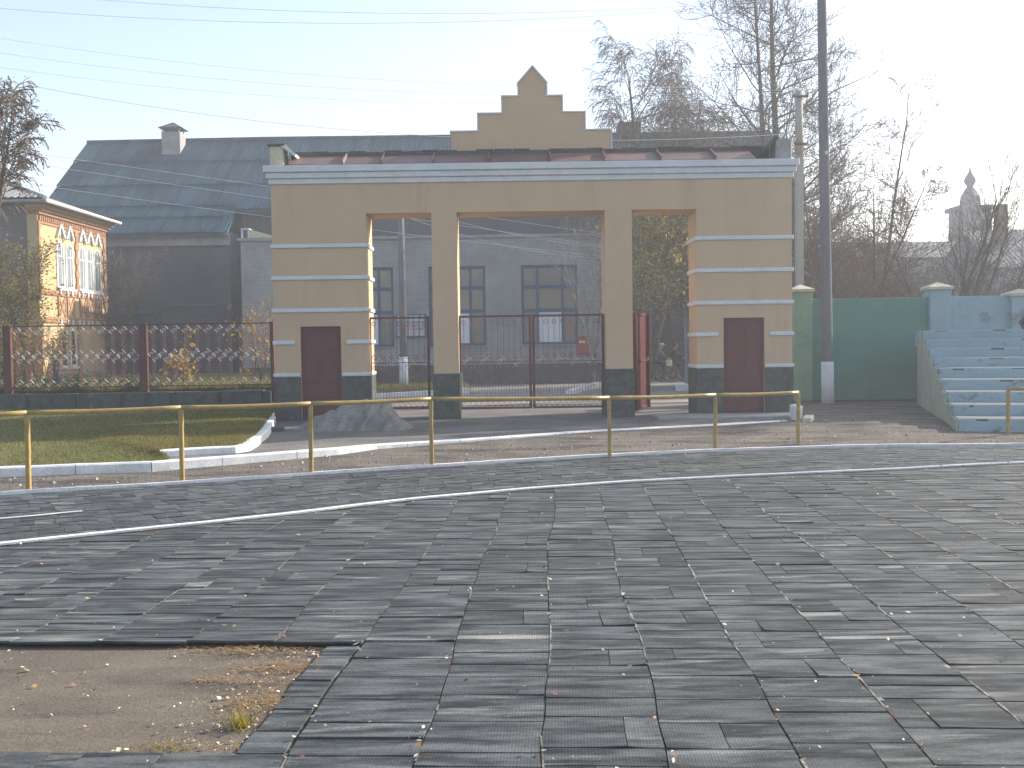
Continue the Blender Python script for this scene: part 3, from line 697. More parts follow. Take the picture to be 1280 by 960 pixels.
needles(edgept(.05, .35), 120, .12, .03, MT['oleaf'], .05, 'yellowing moss along the near edge of the bare patch', .6)
needles(edgept(.04, 1.9), 120, .12, .03, MT['straw'], .05, 'straw at the lower left corner of the bare patch', .6)

# ================================================================== GATEWAY
GY, GX, TH = 22.0, 0.4, 0.95
gw = empty('gateway', (GX, GY, 0), 'peach plastered stadium gateway with three openings and a stepped pediment', 'gateway', rz=R(0.3))
def g(px, py, Y=GY): p = at(px, py, Y); return p.x - GX, p.z
def gx(px, py=350, Y=GY): return g(px, py, Y)[0]
def gz(px, py, Y=GY): return g(px, py, Y)[1]
xL, xLr, xC1, xC1r, xC2, xC2r, xR, xRr = [gx(p) for p in (341.5, 459, 540.5, 572, 757, 790.5, 871, 990.5)]
zS = gz(660, 264); zT = gz(660, 226.5); ZB = -0.25
dL0, dL1, dR0, dR1 = gx(376.5, 455), gx(427, 455), gx(905, 455), gx(956, 455)
zDL = gz(401, 408); zDR = gz(930, 397)
REC = 0.13
for (a, b, d0, d1, zd) in ((xL, xLr, dL0, dL1, zDL), (xR, xRr, dR0, dR1, zDR)):
    m = MB(); m.box(a, d0, 0, TH, ZB, zS); m.box(d1, b, 0, TH, ZB, zS); m.box(d0, d1, 0, TH, zd, zS); m.box(d0, d1, REC, TH - 0.001, ZB, zd)
    m.build('pier', MT['plaster'], gw)
for a, b in ((xC1, xC1r), (xC2, xC2r)):
    MB().box(a, b, 0, TH, ZB, zS).build('column', MT['plaster'], gw)
MB().box(xL, xRr, 0, TH, zS, zT).build('lintel', MT['plaster'], gw)
# dark plinths
zPl = gz(400, 471); zPr = gz(930, 460)
for (a, b, z, nm) in ((xL - .025, dL0 - .004, zPl, 0), (dL1 + .004, xLr + .025, zPl, 0), (xR - .025, dR0 - .004, zPr, 0), (dR1 + .004, xRr + .025, zPr, 0), (xC1 - .025, xC1r + .025, gz(556, 467), 1), (xC2 - .025, xC2r + .025, gz(773, 461), 1)):
    bev(MB().box(a, b, -.03, TH + .03, ZB, z).build('plinth', MT['plinth'], gw), .015)
# white bands
def band_(a, b, y0, y1, z, h=0.085): bev(MB().box(a, b, y0, y1, z - h / 2, z + h / 2).build('band', MT['white'], gw), .012)
for px, ys, a, b, d0, d1, zp in ((400, (307.5, 347.5, 388), xL, xLr, dL0, dL1, zPl), (930, (297, 337.5, 378), xR, xRr, dR0, dR1, zPr)):
    for y in ys: band_(a - .035, b + .035, -.035, TH + .035, gz(px, y))
    zq = gz(px, 428 if px == 400 else 417.5)
    band_(a - .035, d0 - .12, -.035, TH + .035, zq); band_(d1 + .12, b + .035, -.035, TH + .035, zq)
    band_(a - .035, d0 - .012, -.04, TH + .04, zp + .045, .075); band_(d1 + .012, b + .035, -.04, TH + .04, zp + .045, .075)
# cornice in three fasciae
zc = [zT, zT + .115, zT + .24, zT + .385]
for i, p in enumerate((.04, .085, .135)):
    bev(MB().box(xL - p, xRr + p, -p, TH + p, zc[i] + (.001 if i else 0), zc[i + 1]).build('cornice', MT['white'], gw), .012)
zK = zc[3]
# roof behind the coping
MB().box(xL + .35, xRr - .35, .50, TH + .05, zK, zK + .36).build('parapet', MT['tar'], gw)
pz = MB()
for i in range(26):
    a = xL + .4 + i * (xRr - xL - .8) / 26; pz.box(a + .01, a + (xRr - xL - .8) / 26 - .01, .52 + rng.random() * .03, TH, zK + .36, zK + .375 + rng.random() * .035)
pz.build('roofing_felt', MT['tar'], gw)
bx_ = [gx(p, 200) for p in (362, 430, 478, 541, 612, 686, 754, 825, 893, 944)]
for i in range(9):
    a, b = bx_[i] + .005, bx_[i + 1] - .005; m = MB(); zr = rng.uniform(-.008, .012)
    m.v = [(a, -.12, zK + .012 + zr), (b, -.12, zK + .012 - zr), (b, .5, zK + .29), (a, .5, zK + .29), (a, -.12, zK + .004), (b, -.12, zK + .004), (b, .5, zK + .28), (a, .5, zK + .28)]
    m.f = [(0, 1, 2, 3), (7, 6, 5, 4), (0, 4, 5, 1), (1, 5, 6, 2), (2, 6, 7, 3), (3, 7, 4, 0)]
    m.build('coping_sheet', MT['redmetal'], gw)
    if i:
        q = MB(); q.obox((bx_[i] + rng.uniform(-.03, .03), .15, zK + .17), (1, rng.uniform(-.25, .25), 0), (0, .925, .38), (rng.uniform(-.3, .5), -.38, .925), .012, .34, .045); q.build('standing_seam', MT['redmetal'], gw)
# end posts with broken caps
for (p0, p1, yt, yb, k) in ((341, 358, 186, 207, 0), (966, 986, 176, 204, 1)):
    Yp = GY + .3; a, b = gx(p0, 195, Yp), gx(p1, 195, Yp); zt = gz(p0, yt, Yp)
    bev(MB().box(a, b, .02, .55, zK, zt).build('end_post', MT['concrete'] if k else MT['cream'], gw), .02)
    if k == 0:
        MB().obox(((a + b) / 2, .28, zt + .02), (1, 0, 0), (0, 1, 0), (0, 0, 1), (b - a) / 2 + .04, .3, .02).build('post_cap', MT['tar'], gw)
        MB().obox((b + .11, .25, zt - .09), (.8, 0, -.6), (0, 1, 0), (.6, 0, .8), .19, .26, .03).build('fallen_cap', MT['kerbwhite'], gw)
    else:
        MB().obox((a - .1, .28, zt - .1), (.75, 0, .66), (0, 1, 0), (-.66, 0, .75), .2, .26, .04).build('fallen_cap', MT['tar'], gw)
# pediment
PY = GY + .62
PO = [(564.5, 196), (564.5, 165), (598, 165), (598, 142.5), (628, 142.5), (628, 121), (648.5, 121), (648.5, 103.5), (665.5, 83.5), (683, 103), (683, 120), (702.5, 120), (702.5, 140.5), (731, 140.5), (731, 162.5), (764, 162.5), (764, 196)]
PP = [g(x, y, PY) for x, y in PO]; PP[0] = (PP[0][0], zK + .1); PP[-1] = (PP[-1][0], zK + .1)
for i in (2, 4, 6): PP[i] = (PP[i][0], PP[i - 1][1])
for i in (1, 3, 5, 7): PP[i] = (PP[i - 1][0], PP[i][1])
for i in (2, 4, 6): PP[i] = (PP[i][0], PP[i - 1][1])
for i in (9, 11, 13, 15):
    PP[i + 1] = (PP[i][0], PP[i + 1][1])
for i in (11, 13, 15): PP[i] = (PP[i][0], PP[i - 1][1])
PP[16] = (PP[15][0], zK + .1)
fixn(MB().prism(PP, None, 'y', .62, .90).build('pediment', MT['plaster'], gw))
for i in range(1, 16):
    a, b = Vector((PP[i][0], 0, PP[i][1])), Vector((PP[i + 1][0], 0, PP[i + 1][1]))
    d = b - a; ln = d.length; e = d.normalized(); nn = Vector((-e.z, 0, e.x)) if True else None
    vert = abs(e.x) < .2
    mid = (a + b) / 2 + nn * .012 + Vector((0, .76, 0))
    ex = 0.0 if vert else 0.028
    MB().obox(mid, e, (0, 1, 0), nn, ln / 2 + ex - (.014 if vert else 0), .165, .012 if vert else .015).build('flashing', MT['white'], gw)
# doors
def door(a, b, zt, label):
    t = MB().box(a + .035, b - .035, REC - .055, REC - .003, ZB, zt - .03).build('door', MT['maroon'], gw); t['label'] = label
    zl = 0.14
    f = MB(); f.box(a + .001, a + .034, .055, REC - .002, ZB, zt - .001); f.box(b - .034, b - .001, .055, REC - .002, ZB, zt - .001); f.box(a + .035, b - .035, .055, REC - .002, zt - .029, zt - .001); f.build('door_frame', MT['maroon'], t)
    w2 = (b - a - .07) / 2; zm = zl + (zt - zl) * .40
    for i in (0, 1):
        bev(MB().box(a + .035 + i * w2 + .05, a + .035 + (i + 1) * w2 - .05, REC - .067, REC - .0545, zm + .05, zt - .16).build('panel', MT['maroon'], t), .008)
    bev(MB().box(a + .1, b - .1, REC - .067, REC - .0545, zl + .50, zm - .04).build('panel', MT['maroon'], t), .008)
    bev(MB().box(a + .1, b - .1, REC - .067, REC - .0545, zl + .08, zl + .44).build('panel', MT['maroon'], t), .008)
    MB().box(a + .032 + w2 - .012, a + .032 + w2 + .018, REC - .063, REC - .054, zm + .01, zt - .05).build('mullion', MT['maroon'], t)
    MB().tube([(a + .08, REC - .055, zm + .1), (a + .08, REC - .11, zm + .1), (a + .08, REC - .11, zm + .22), (a + .08, REC - .055, zm + .22)], .011, 6).build('handle', MT['ironred'], t)
door(dL0, dL1, zDL, 'maroon panelled door in the left pier, behind the sand heap')
door(dR0, dR1, zDR, 'maroon panelled door in the right pier')

# ---- lattice gates
picks = {}
def picket(L_, r=.0075):
    k = (round(L_, 3), r)
    if k not in picks: picks[k] = MB().tube([(0, 0, 0), (0, 0, L_)], r, 4).mesh('picket', MT['rodiron'])
    return picks[k]
ring_me = MB().ring((0, 0, 0), (1, 0, 0), (0, 0, 1), .042, .007, 10, 4).mesh('ring', MT['rodiron'])
def scroll_mb():
    b = MB()
    b.ring((-.02, 0, 0), (1, 0, 0), (0, 0, 1), .022, .003, 8, 4); b.ring((.02, 0, 0), (1, 0, 0), (0, 0, 1), .022, .003, 8, 4)
    b.obox((.06, 0, .05), (.7, 0, -.7), (0, 1, 0), (.7, 0, .7), .055, .009, .007)
    b.obox((-.055, 0, -.045), (.7, 0, -.7), (0, 1, 0), (.7, 0, .7), .045, .009, .007)
    return b
scroll_me = scroll_mb().mesh('scroll', MT['scrolliron'])
def lattice(name, x0, x1, zb, zt, Y, label, group, mids=()):
    t = empty(name, (x0, Y, zb), label, 'gate', group); Wd = x1 - x0; Hh = zt - zb; fw = .028
    for a, b, c, d in ((0, 2 * fw, 0, Hh), (Wd - 2 * fw, Wd, 0, Hh)): MB().box(a, b, -.025, .025, c, d).build('stile', MT['ironred'], t)
    for c in (0, Hh - .045): MB().box(2 * fw, Wd - 2 * fw, -.02, .02, c, c + .045).build('rail', MT['ironred'], t)
    MB().box(2 * fw, Wd - 2 * fw, -.012, .012, .16, .18).build('rail', MT['ironred'], t)
    MB().box(2 * fw, Wd - 2 * fw, -.010, .010, Hh * .50, Hh * .50 + .014).build('rail', MT['ironred'], t)
    n = max(4, round((Wd - 4 * fw) / .061)); sp = (Wd - 4 * fw) / n
    for i in range(1, n):
        x = 2 * fw + i * sp
        if i % 2: inst('picket', picket(round(Hh - .045 - .18, 3), .006), t, (x, 0, .18))
        else: inst('picket', picket(round(Hh * .5 - .18, 3), .006), t, (x, 0, .18))
    for i in range(1, n, 3):
        x = 2 * fw + i * sp
        inst('ring', ring_me, t, (x, 0, Hh - .15)); inst('ring', ring_me, t, (x, 0, Hh * .55 + .03)); inst('ring', ring_me, t, (x, 0, Hh * .45))
        if i % 2: inst('scroll', scroll_me, t, (x + sp, -.005, Hh * .5 + rng.uniform(-.03, .05)))
    zz = MB(); k = n // 2
    for i in range(k):
        a = 2 * fw + (Wd - 4 * fw) * i / k; b = 2 * fw + (Wd - 4 * fw) * (i + 1) / k; c = (a + b) / 2
        zz.tube([(a, 0, .045), (c, 0, .16), (b, 0, .045)], .006, 4)
    zz.build('zigzag', MT['ironred'], t)
    return t
LY = GY + .33
def lx(px, py=450): return at(px, py, LY).x
def lz(px, py): return at(px, py, LY).z
lattice('lattice_gate', lx(461.5), lx(537.5), lz(500, 511.5), lz(500, 396), LY, 'narrow maroon lattice gate closing the left opening', 'maroon lattice gate leaves')
lattice('lattice_gate', lx(573.5), lx(664.5), lz(660, 510.5), lz(660, 393.5), LY, 'left leaf of the maroon double lattice gate in the middle opening', 'maroon lattice gate leaves')
lattice('lattice_gate', lx(665.5), lx(755.5), lz(660, 510.5), lz(660, 393.5), LY, 'right leaf of the maroon double lattice gate in the middle opening', 'maroon lattice gate leaves')

# swung open sheet metal leaf in the right opening
a = at(794, 500, GY + .98); b = at(808, 500, GY + 2.15)
t = empty('metal_gate', (a.x, a.y, .2), 'red sheet metal gate leaf swung open beside the right column', 'gate')
d = Vector((b.x - a.x, b.y - a.y, 0)); ln = d.length; d.normalize(); nn = Vector((-d.y, d.x, 0)); zt = at(803, 391, GY + 1.4).z - .2
MB().obox(d * (ln / 2) + Vector((0, 0, zt / 2)), d, nn, (0, 0, 1), ln / 2 - .05, .022, zt / 2 - .02).build('sheet', MT['redpaint'], t)
for q in (0.05, ln - .05): MB().tube([d * q, d * q + Vector((0, 0, zt))], .05, 10).build('stile', MT['redpaint'], t, smooth=True)
for q in (.04, zt * .5, zt - .04): MB().tube([d * .05 + Vector((0, 0, q)), d * (ln - .05) + Vector((0, 0, q))], .042, 8).build('rail', MT['redpaint'], t, smooth=True)
MB().obox(d * (ln - .05) + Vector((0, 0, zt * .52)) - nn * .05, d, nn, (0, 0, 1), .05, .03, .04).build('lock', MT['chrome'], t)
bev(MB().obox(d * (ln - .02) + Vector((0, 0, zt / 2)), d, nn, (0, 0, 1), .04, .10, zt / 2).build('slam_post', MT['redpaint'], t), .01)

# ---- concrete apron slab and kerb lumps at the right pier
t = MB().box(gx(815, 520) + GX, gx(988, 520) + GX, 20.95, 21.97, .02, .185).build('doorstep', MT['concrete']); tag(t, 'long low concrete step in front of the right door', 'step'); bev(t, .02)
def stone(name, px, py, z, sx, sy, sz, rz, mt, label, cat, tilt=0):
    p = gnd(px, py, z); b = MB(); n = 6; 
    o = empty(name, (p.x, p.y, z - .03))
    m = MB().box(-sx / 2, sx / 2, -sy / 2, sy / 2, 0, sz); 
    bpy.data.objects.remove(o); o = m.build(name, mt); o.location = (p.x, p.y, z - .03); o.rotation_euler = (tilt, 0, rz)
    for v in o.data.vertices: v.co += Vector((rng.uniform(-1, 1), rng.uniform(-1, 1), rng.uniform(-1, 1))) * min(sx, sy, sz) * .12
    bev(o, min(sx, sy, sz) * .22, 2); tag(o, label, cat); return o
stone('kerb_block', 994, 524, .13, .16, .26, .32, .3, MT['white'], 'upright whitewashed block leaning at the corner of the right pier', 'block', .15)
stone('kerb_block', 1010, 526, .11, .2, .75, .13, -.35, MT['cream'], 'low sunlit kerb block on the gravel right of the gateway', 'block')
stone('rubble', 346, 540, .15, .26, .2, .14, .4, MT['tar'], 'small dark rubble lump beside the end of the lawn kerb', 'rubble')
# ---- sand heap
c = gnd(432, 541, .15); V = []; nx_, ny_ = 64, 36
for j in range(ny_ + 1):
    for i in range(nx_ + 1):
        x = -1.35 + 2.5 * i / nx_; y = -.75 + 1.7 * j / ny_
        prof = np.interp(x, [-1.35, -1.05, -.7, -.45, -.1, .3, .58, .72, .9, 1.15], [0, .05, .25, .42, .56, .63, .66, .58, .25, 0])
        sl2 = max(0, 1 - max(0, (-y - (-.1)) / .62) ** 1.25) if y < .1 else max(0, 1 - ((y - .1) / .85) ** 1.6)
        z = prof * min(1, sl2) + .09 * mnoise.noise((x * 2.6, y * 2.6, 1)) * min(1, prof * 5) + .06 * mnoise.noise((x * 8, y * 6, 3)) * min(1, prof * 4)
        z += -.16 * abs(mnoise.noise((x * 4.5 - y * 2.5, y * .7, 6))) * min(1, prof * 3)
        V.append((x, y, z - .03))
Fc = [(j * (nx_ + 1) + i, j * (nx_ + 1) + i + 1, (j + 1) * (nx_ + 1) + i + 1, (j + 1) * (nx_ + 1) + i) for j in range(ny_) for i in range(nx_)]
o = npmesh('sand_pile', V, Fc, MT['sand']); o.location = (c.x, c.y + .7, .15); o.data.polygons.foreach_set('use_smooth', [True] * len(o.data.polygons))
tag(o, 'heap of grey builders sand in front of the left pier', 'sand heap')
cl_ = MB()
for _ in range(160):
    x = rng.gauss(0, .75); y = -.55 - abs(rng.gauss(0, .18)) + .25 * (x / .9) ** 2; s = .012 + .04 * rng.random() ** 3; n = len(cl_.v); zg = -.012
    cl_.v += [(x + s * math.cos(q * PI / 2 + .4) * rng.uniform(.6, 1.2), y + s * math.sin(q * PI / 2 + .4), zg) for q in range(4)] + [(x, y, zg + s * .9)]
    cl_.f += [(n, n + 1, n + 4), (n + 1, n + 2, n + 4), (n + 2, n + 3, n + 4), (n + 3, n, n + 4)]
cl_.build('sand_clods', MT['sand'], o)['kind'] = 'stuff'

# ================================================================== FENCE AND GARDEN WALL
FY = 22.95
gwl = empty('garden_wall', (-20, FY, .3), 'low dark concrete block wall under the lattice fence', 'wall')
xe = at(341, 500, FY).x
x = -20.0
while x < xe - .05:
    e = min(x + rng.uniform(.85, 1.15), xe); zt = .78 + .0 * x + rng.uniform(-.012, .012)
    bev(MB().box(x + .008 + 20, e - .008 + 20, -.16 + rng.uniform(-.01, .01), .16, -.15, zt - .3).build('block', MT['plinth'], gwl), .02); x = e
fn = empty('lattice_fence', (-20, FY, .7), 'maroon wrought iron fence of grouped bars and scrolls on the garden wall', 'fence')
def fx(px): return at(px, 450, FY).x + 20
posts = [fx(p) for p in (-160, 10, 180, 341)]
ztop = at(180, 405, FY).z - .7; zbot = at(180, 483.5, FY).z - .7
for i, x in enumerate(posts):
    wd = .085 if i < 3 else .04
    bev(MB().box(x - wd, x + wd, -.06, .06, -.2, ztop + .015).build('post', MT['ironred'], fn), .008)
for i in range(3):
    a, b = posts[i], posts[i + 1]
    for z in (ztop - .03, zbot):
        MB().box(a + .086, b - (.086 if i < 2 else .041), -.014, .014, z, z + .026).build('rail', MT['ironred'], fn)
    n = round((b - a - .2) / .238); L_ = ztop - .03 - zbot - .026
    for k in range(n):
        x = a + .1 + (b - a - .2) * (k + .5) / n
        for dx in (-.032, 0, .032): inst('picket', picket(round(L_, 3), .0055), fn, (x + dx, 0, zbot + .026))
        for z, dx in ((ztop - .13, 0), (zbot + .1, .02), (zbot + L_ * .56, -.05), (zbot + L_ * .47, .06)):
            inst('scroll', scroll_me, fn, (x + dx, -.012, z), (0, 0, rng.uniform(-.15, .15)))

# ================================================================== GREEN / BLUE WALL, BLEACHER
WY = 26.7
zW = at(1090, 372.5, WY).z; zW2 = at(1235, 369.5, WY).z
wl_ = empty('boundary_wall', (7.2, WY, 0), 'limewashed boundary wall, green beside the gateway and pale blue behind the bleacher', 'wall')
def wx(px): return at(px, 430, WY).x - 7.2
bev(MB().box(wx(1013), wx(1161), 0, .25, -.1, zW).build('wall_panel', MT['green'], wl_), .015)
bev(MB().box(wx(1186), wx(1263), .02, .25, -.1, zW2).build('wall_panel', MT['blue'], wl_), .015)
bev(MB().box(wx(1290), wx(1600), .02, .25, -.1, zW2).build('wall_panel', MT['blue'], wl_), .015)
for p0, p1, yt, mt_ in ((990.5, 1014, 365, 'palegreen'), (1160.5, 1186.5, 362, 'blue'), (1262, 1291, 370, 'blue')):
    a, b = wx(p0), wx(p1); z = at((p0 + p1) / 2, yt, WY).z
    pl = bev(MB().box(a, b, -.12, .37, -.1, z).build('pillar', MT[mt_], wl_), .012)
    m = MB(); o_ = .05; zc_ = z + .001; h = .07
    m.box(a - o_, b + o_, -.12 - o_, .37 + o_, zc_, zc_ + h)
    n = len(m.v); m.v += [(a - o_, -.12 - o_, zc_ + h), (b + o_, -.12 - o_, zc_ + h), (b + o_, .37 + o_, zc_ + h), (a - o_, .37 + o_, zc_ + h), ((a + b) / 2, .125, zc_ + h + .13)]
    m.f += [(n, n + 1, n + 4), (n + 1, n + 2, n + 4), (n + 2, n + 3, n + 4), (n + 3, n, n + 4)]
    m.build('cap', MT['cream'], pl)
# bleacher
B0 = gnd(1197, 542, .03); TA = R(-16.5)
bl = empty('bleacher', (B0.x, B0.y, .0), 'pale blue concrete bleacher of nine weathered steps', 'bleacher', rz=TA)
NS, TD = 9, .80; z0 = .30; rise = (1.92 - .31) / 8
for k in range(NS):
    zt = z0 + rise * k + rng.uniform(-.006, .006); y0 = k * TD
    m = MB(); b_ = 8.0
    y1 = y0 + TD + .12 if k < NS - 1 else y0 + 1.9
    off = 0.0
    m.box(off, b_, y0, y1, -.15 if k == 0 else z0 + rise * (k - 1) - .2, zt)
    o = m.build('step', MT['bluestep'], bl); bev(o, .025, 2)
    # chipped, uneven front edge
    c = MB()
    x = off + .3
    while x < 7.5:
        wdt = rng.uniform(.05, .35)
        if rng.random() < .6: c.box(x, x + wdt, y0 - .004, y0 + .05, zt - .03 - rng.random() * .02, zt - .02 + rng.random() * .012)
        x += wdt + rng.uniform(.2, 1.2)
    if c.v: c.build('chipped_edge', MT['plinth'], bl)['kind'] = 'stuff'
prof = [(-.02, -.15)]
for k in range(NS): prof += [(k * TD - .03, z0 + rise * k - .03), ((k + 1) * TD - .03, z0 + rise * k - .03)]
prof += [(NS * TD - .03, -.15)]
fixn(MB().prism(prof, None, 'x', -.028, -.003).build('cheek', MT['cheek'], bl))
p = at(1281, 418, 24.2)
m = MB(); 
for q, r, zz in (((0, 0, 0), .20, 0), ((.02, 0, .12), .23, 0), ((0, 0, .3), .19, 0), ((.03, 0, .42), .1, 0)): pass
m.tube([(0, 0, -.05), (.01, 0, .05), (.02, 0, .2), (-.02, .02, .33), (.05, 0, .45), (.1, 0, .5)], [.12, .17, .15, .18, .13, .04], 9)
o = m.build('dark_bundle', MT['navy'], None, True); o.location = (p.x + .08, p.y, at(1281, 421, 24.2).z); tag(o, 'dark bundle at the right edge of the photo, on the upper bleacher steps', 'bundle')

# ================================================================== POLES
b = gnd(1035, 505, .1); b.y = min(b.y, WY - .35); tp = at(1026.5, -40, b.y)
lp = empty('concrete_pole', (b.x, b.y, .1), 'tall grey concrete pole with a whitewashed foot in front of the green wall', 'pole')
d = tp - b; P = [d * (i / 10) for i in range(11)]
MB().tube([Vector((0, 0, -.2))] + P, [.152] + [.152 - .045 * i / 10 for i in range(11)], 14).build('shaft', MT['poleconc'], lp, True)
zwp = at(1034, 452, b.y).z - .1
MB().tube([Vector((0, 0, -.2)), d.normalized() * zwp], [.156, .1555], 14).build('painted_foot', MT['white'], lp, True)
q = at(1031, 192, b.y) - Vector((b.x, b.y, .1))
MB().obox(q + Vector((0, -.135, 0)), (1, 0, 0), (0, 1, 0), (0, 0, 1), .035, .012, .04).build('tag_plate', MT['winwhite'], lp)
UY = 31.0; b = at(999.5, 420, UY); tp = at(997.5, 109, UY); zt_ = tp.z
up = empty('utility_pole', (b.x, UY, 0), 'pale concrete utility pole with insulators behind the right end of the gateway', 'pole')
MB().box(-.10, .10, -.12, .12, 0, zt_ - 1.5).build('shaft', MT['palepole'], up)
MB().tube([(-.06, -.2, zt_ - 2.0), (-.05, -.2, zt_ - .15)], [.13, .11], 8).build('wooden_extension', MT['palepole'], up, True)
for z in (zt_ - .35, zt_ - 1.75): MB().obox((-.05, -.34, z), (1, 0, 0), (0, 1, 0), (0, 0, 1), .24 if z > zt_ - 1 else .18, .03, .03).build('crossarm', MT['rust'], up)
for x, z in ((-.05, zt_ - .02), (-.26, zt_ - .3), (.17, zt_ - .3), (-.22, zt_ - 1.7)):
    MB().tube([(x, -.34, z), (x, -.34, z + .06), (x, -.34, z + .09), (x, -.34, z + .14)], [.02, .055, .03, .045], 8).build('insulator', MT['glassins'], up, True)
PYY = 40.0; b = at(505, 479, PYY); tp = at(505, 240, PYY)
sp = empty('utility_pole', (b.x, PYY, b.z), 'grey utility pole with white painted foot seen through the left opening', 'pole')
MB().tube([(0, 0, -.3), (0, 0, 8.2)], [.15, .11], 10).build('shaft', MT['poleconc'], sp, True)
MB().tube([(0, 0, -.3), (0, 0, at(505, 446, PYY).z - b.z)], [.19, .175], 10).build('painted_foot', MT['kerbwhite'], sp, True)

# ---- wires
def wire(pts, D0, D1, label, r=.0048):
    (xa, ya), (xb, yb), (xc, yc) = pts; P = []
    for i in range(25):
        px = xa + (xc - xa) * i / 24
        l0 = (px - xb) * (px - xc) / ((xa - xb) * (xa - xc)); l1 = (px - xa) * (px - xc) / ((xb - xa) * (xb - xc)); l2 = (px - xa) * (px - xb) / ((xc - xa) * (xc - xb))
        P.append(at(px, ya * l0 + yb * l1 + yc * l2, D0 + (D1 - D0) * i / 24))
    o = P[0].copy(); t = MB().tube([p - o for p in P], r, 4).build('power_line', MT['wire']); t.location = o
    tag(t, label, 'wire', 'overhead wires')
wire([(-90, 33), (480, 100), (995, 105)], 29, 30.7, 'thin overhead wire running to the top insulator of the pale utility pole')
wire([(-90, 52), (480, 113.5), (990, 112)], 29, 30.7, 'overhead wire just under the topmost one reaching the pale utility pole', .0048)
wire([(-90, 70), (480, 127), (1003, 113)], 29, 30.7, 'third wire down of those reaching the head of the pale utility pole', .0048)
wire([(-90, 80), (480, 166), (990, 167)], 29, 30.7, 'overhead wire passing just above the left pier to the lower insulator', .008)
wire([(-90, 2), (480, 29), (1060, -8)], 19, 21, 'sagging wire crossing high in the sky from the left edge', .0042)
wire([(60, -6), (480, 16.5), (960, 1)], 19, 21, 'highest wire, sagging along the top edge of the photo', .0042)
wire([(-60, 178), (337, 233), (765, 294)], 34, 39, 'upper of three sunlit wires before the big slate grey roof', .007)
wire([(-60, 190), (337, 248), (765, 308.5)], 34, 39, 'middle of three sunlit wires before the big slate grey roof', .007)
wire([(-60, 216), (337, 271), (765, 322)], 34, 39, 'lowest of three sunlit wires before the big slate grey roof', .007)
wire([(505, 258), (680, 299.5), (775, 311)], 39.9, 38.5, 'upper of two slack wires from the pole in the left opening across the middle opening', .008)
wire([(505, 270), (680, 315.5), (775, 324)], 39.9, 38.5, 'lower of two slack wires from the pole in the left opening across the middle opening', .008)
wire([(1003, 142), (1120, 173), (1340, 221)], 31, 27, 'wire dropping from the pale utility pole towards the right edge', .009)

# ================================================================== HALL BEHIND
hall = empty('hall_building', (0, 0, 0), 'tall dark grey brick hall with a long blue grey corrugated roof', 'building')
DK, DR = 50.0, 8.0
def rz_(d): return 7.3 + 0.75 * d
XW0, XW1, XM1 = -23.6, -13.75, 14.7
MB().box(XW0 + .3, XW1, 50.5, 66, -.5, 7.42).build('wall', MT['darkbrick'], hall)
MB().box(XW1 + .001, XM1, 52.4, 66, -.5, 8.75).build('wall', MT['darkbrick'], hall)
fixn(MB().prism([(50.51, 7.43), (58, 13.0), (65.5, 7.43)], None, 'x', XW0 + .32, XW0 + .7).build('gable', MT['darkbrick'], hall))
def slopebox(x0, x1, d0, d1, th, name, mt):
    return fixn(MB().prism([(DK + d0, rz_(d0)), (DK + d1, rz_(d1)), (DK + d1, rz_(d1) - th), (DK + d0, rz_(d0) - th)], None, 'x', x0, x1).build(name, mt, hall))
slopebox(XW0 + .05, XW1, 0, DR, .16, 'roof_deck', MT['slate']); slopebox(XW1 + .001, XM1, 1.78, DR, .16, 'roof_deck', MT['slate'])
fixn(MB().prism([(DK + DR, rz_(DR)), (DK + 16.5, rz_(DR) - 6.4), (DK + 16.5, rz_(DR) - 6.6), (DK + DR, rz_(DR) - .2)], None, 'x', XW0, XM1).build('rear_slope', MT['slate'], hall))
MB().tube([(XW0 - .05, DK + DR, rz_(DR) + .06), (XW1, DK + DR, rz_(DR) + .12), (XM1, DK + DR, rz_(DR) + .06)], .11, 6).build('ridge_cap', MT['slate'], hall)
sheet_cache = {}
def sheet(Ls, wdt=1.14, waves=8, amp=.022):
    k = round(Ls, 2)
    if k in sheet_cache: return sheet_cache[k]
    b = MB(); n = waves * 3
    for j, y in enumerate((0, Ls)):
        for i in range(n + 1): b.v.append((wdt * i / n, y * .8, y * .6 + amp * math.cos(2 * PI * i / 3) * (1 if i % 3 != 2 else 1)))
    for i in range(n): b.f.append((i, i + 1, n + 2 + i, n + 1 + i))
    m = len(b.v); b.v += [(x, y, z - .012) for x, y, z in b.v[:n + 1]]
    for i in range(n): b.f.append((i, m + i, m + i + 1, i + 1))
    sheet_cache[k] = b.mesh('roof_sheet', MT['slate']); return sheet_cache[k]
for x0, n, rows in ((XW0, 9, (-.1, 1.12, 2.03, 3.8, 5.95, 8.0)), (XW1 + .02, 26, (1.68, 3.8, 5.95, 8.0))):
    cw = (XW1 - XW0) / 9 if n == 9 else (XM1 - XW1) / 26
    for r in range(len(rows) - 1):
        Ls = round((rows[r + 1] - rows[r]) / .8 + .12, 2); me = sheet(Ls)
        for c in range(n):
            o = inst('roof_sheet', me, hall, (x0 + c * cw - .02, DK + rows[r] + rng.uniform(-.02, .02), rz_(rows[r]) + .13 + .012 * (c % 2)), (-.075 / Ls, 0, 0), (cw / 1.10, 1, 1))
MB().box(XW0 + .1, XW1 + .02, 50.28, 50.499, 6.75, 7.32).build('eaves_band', MT['concrete'], hall)
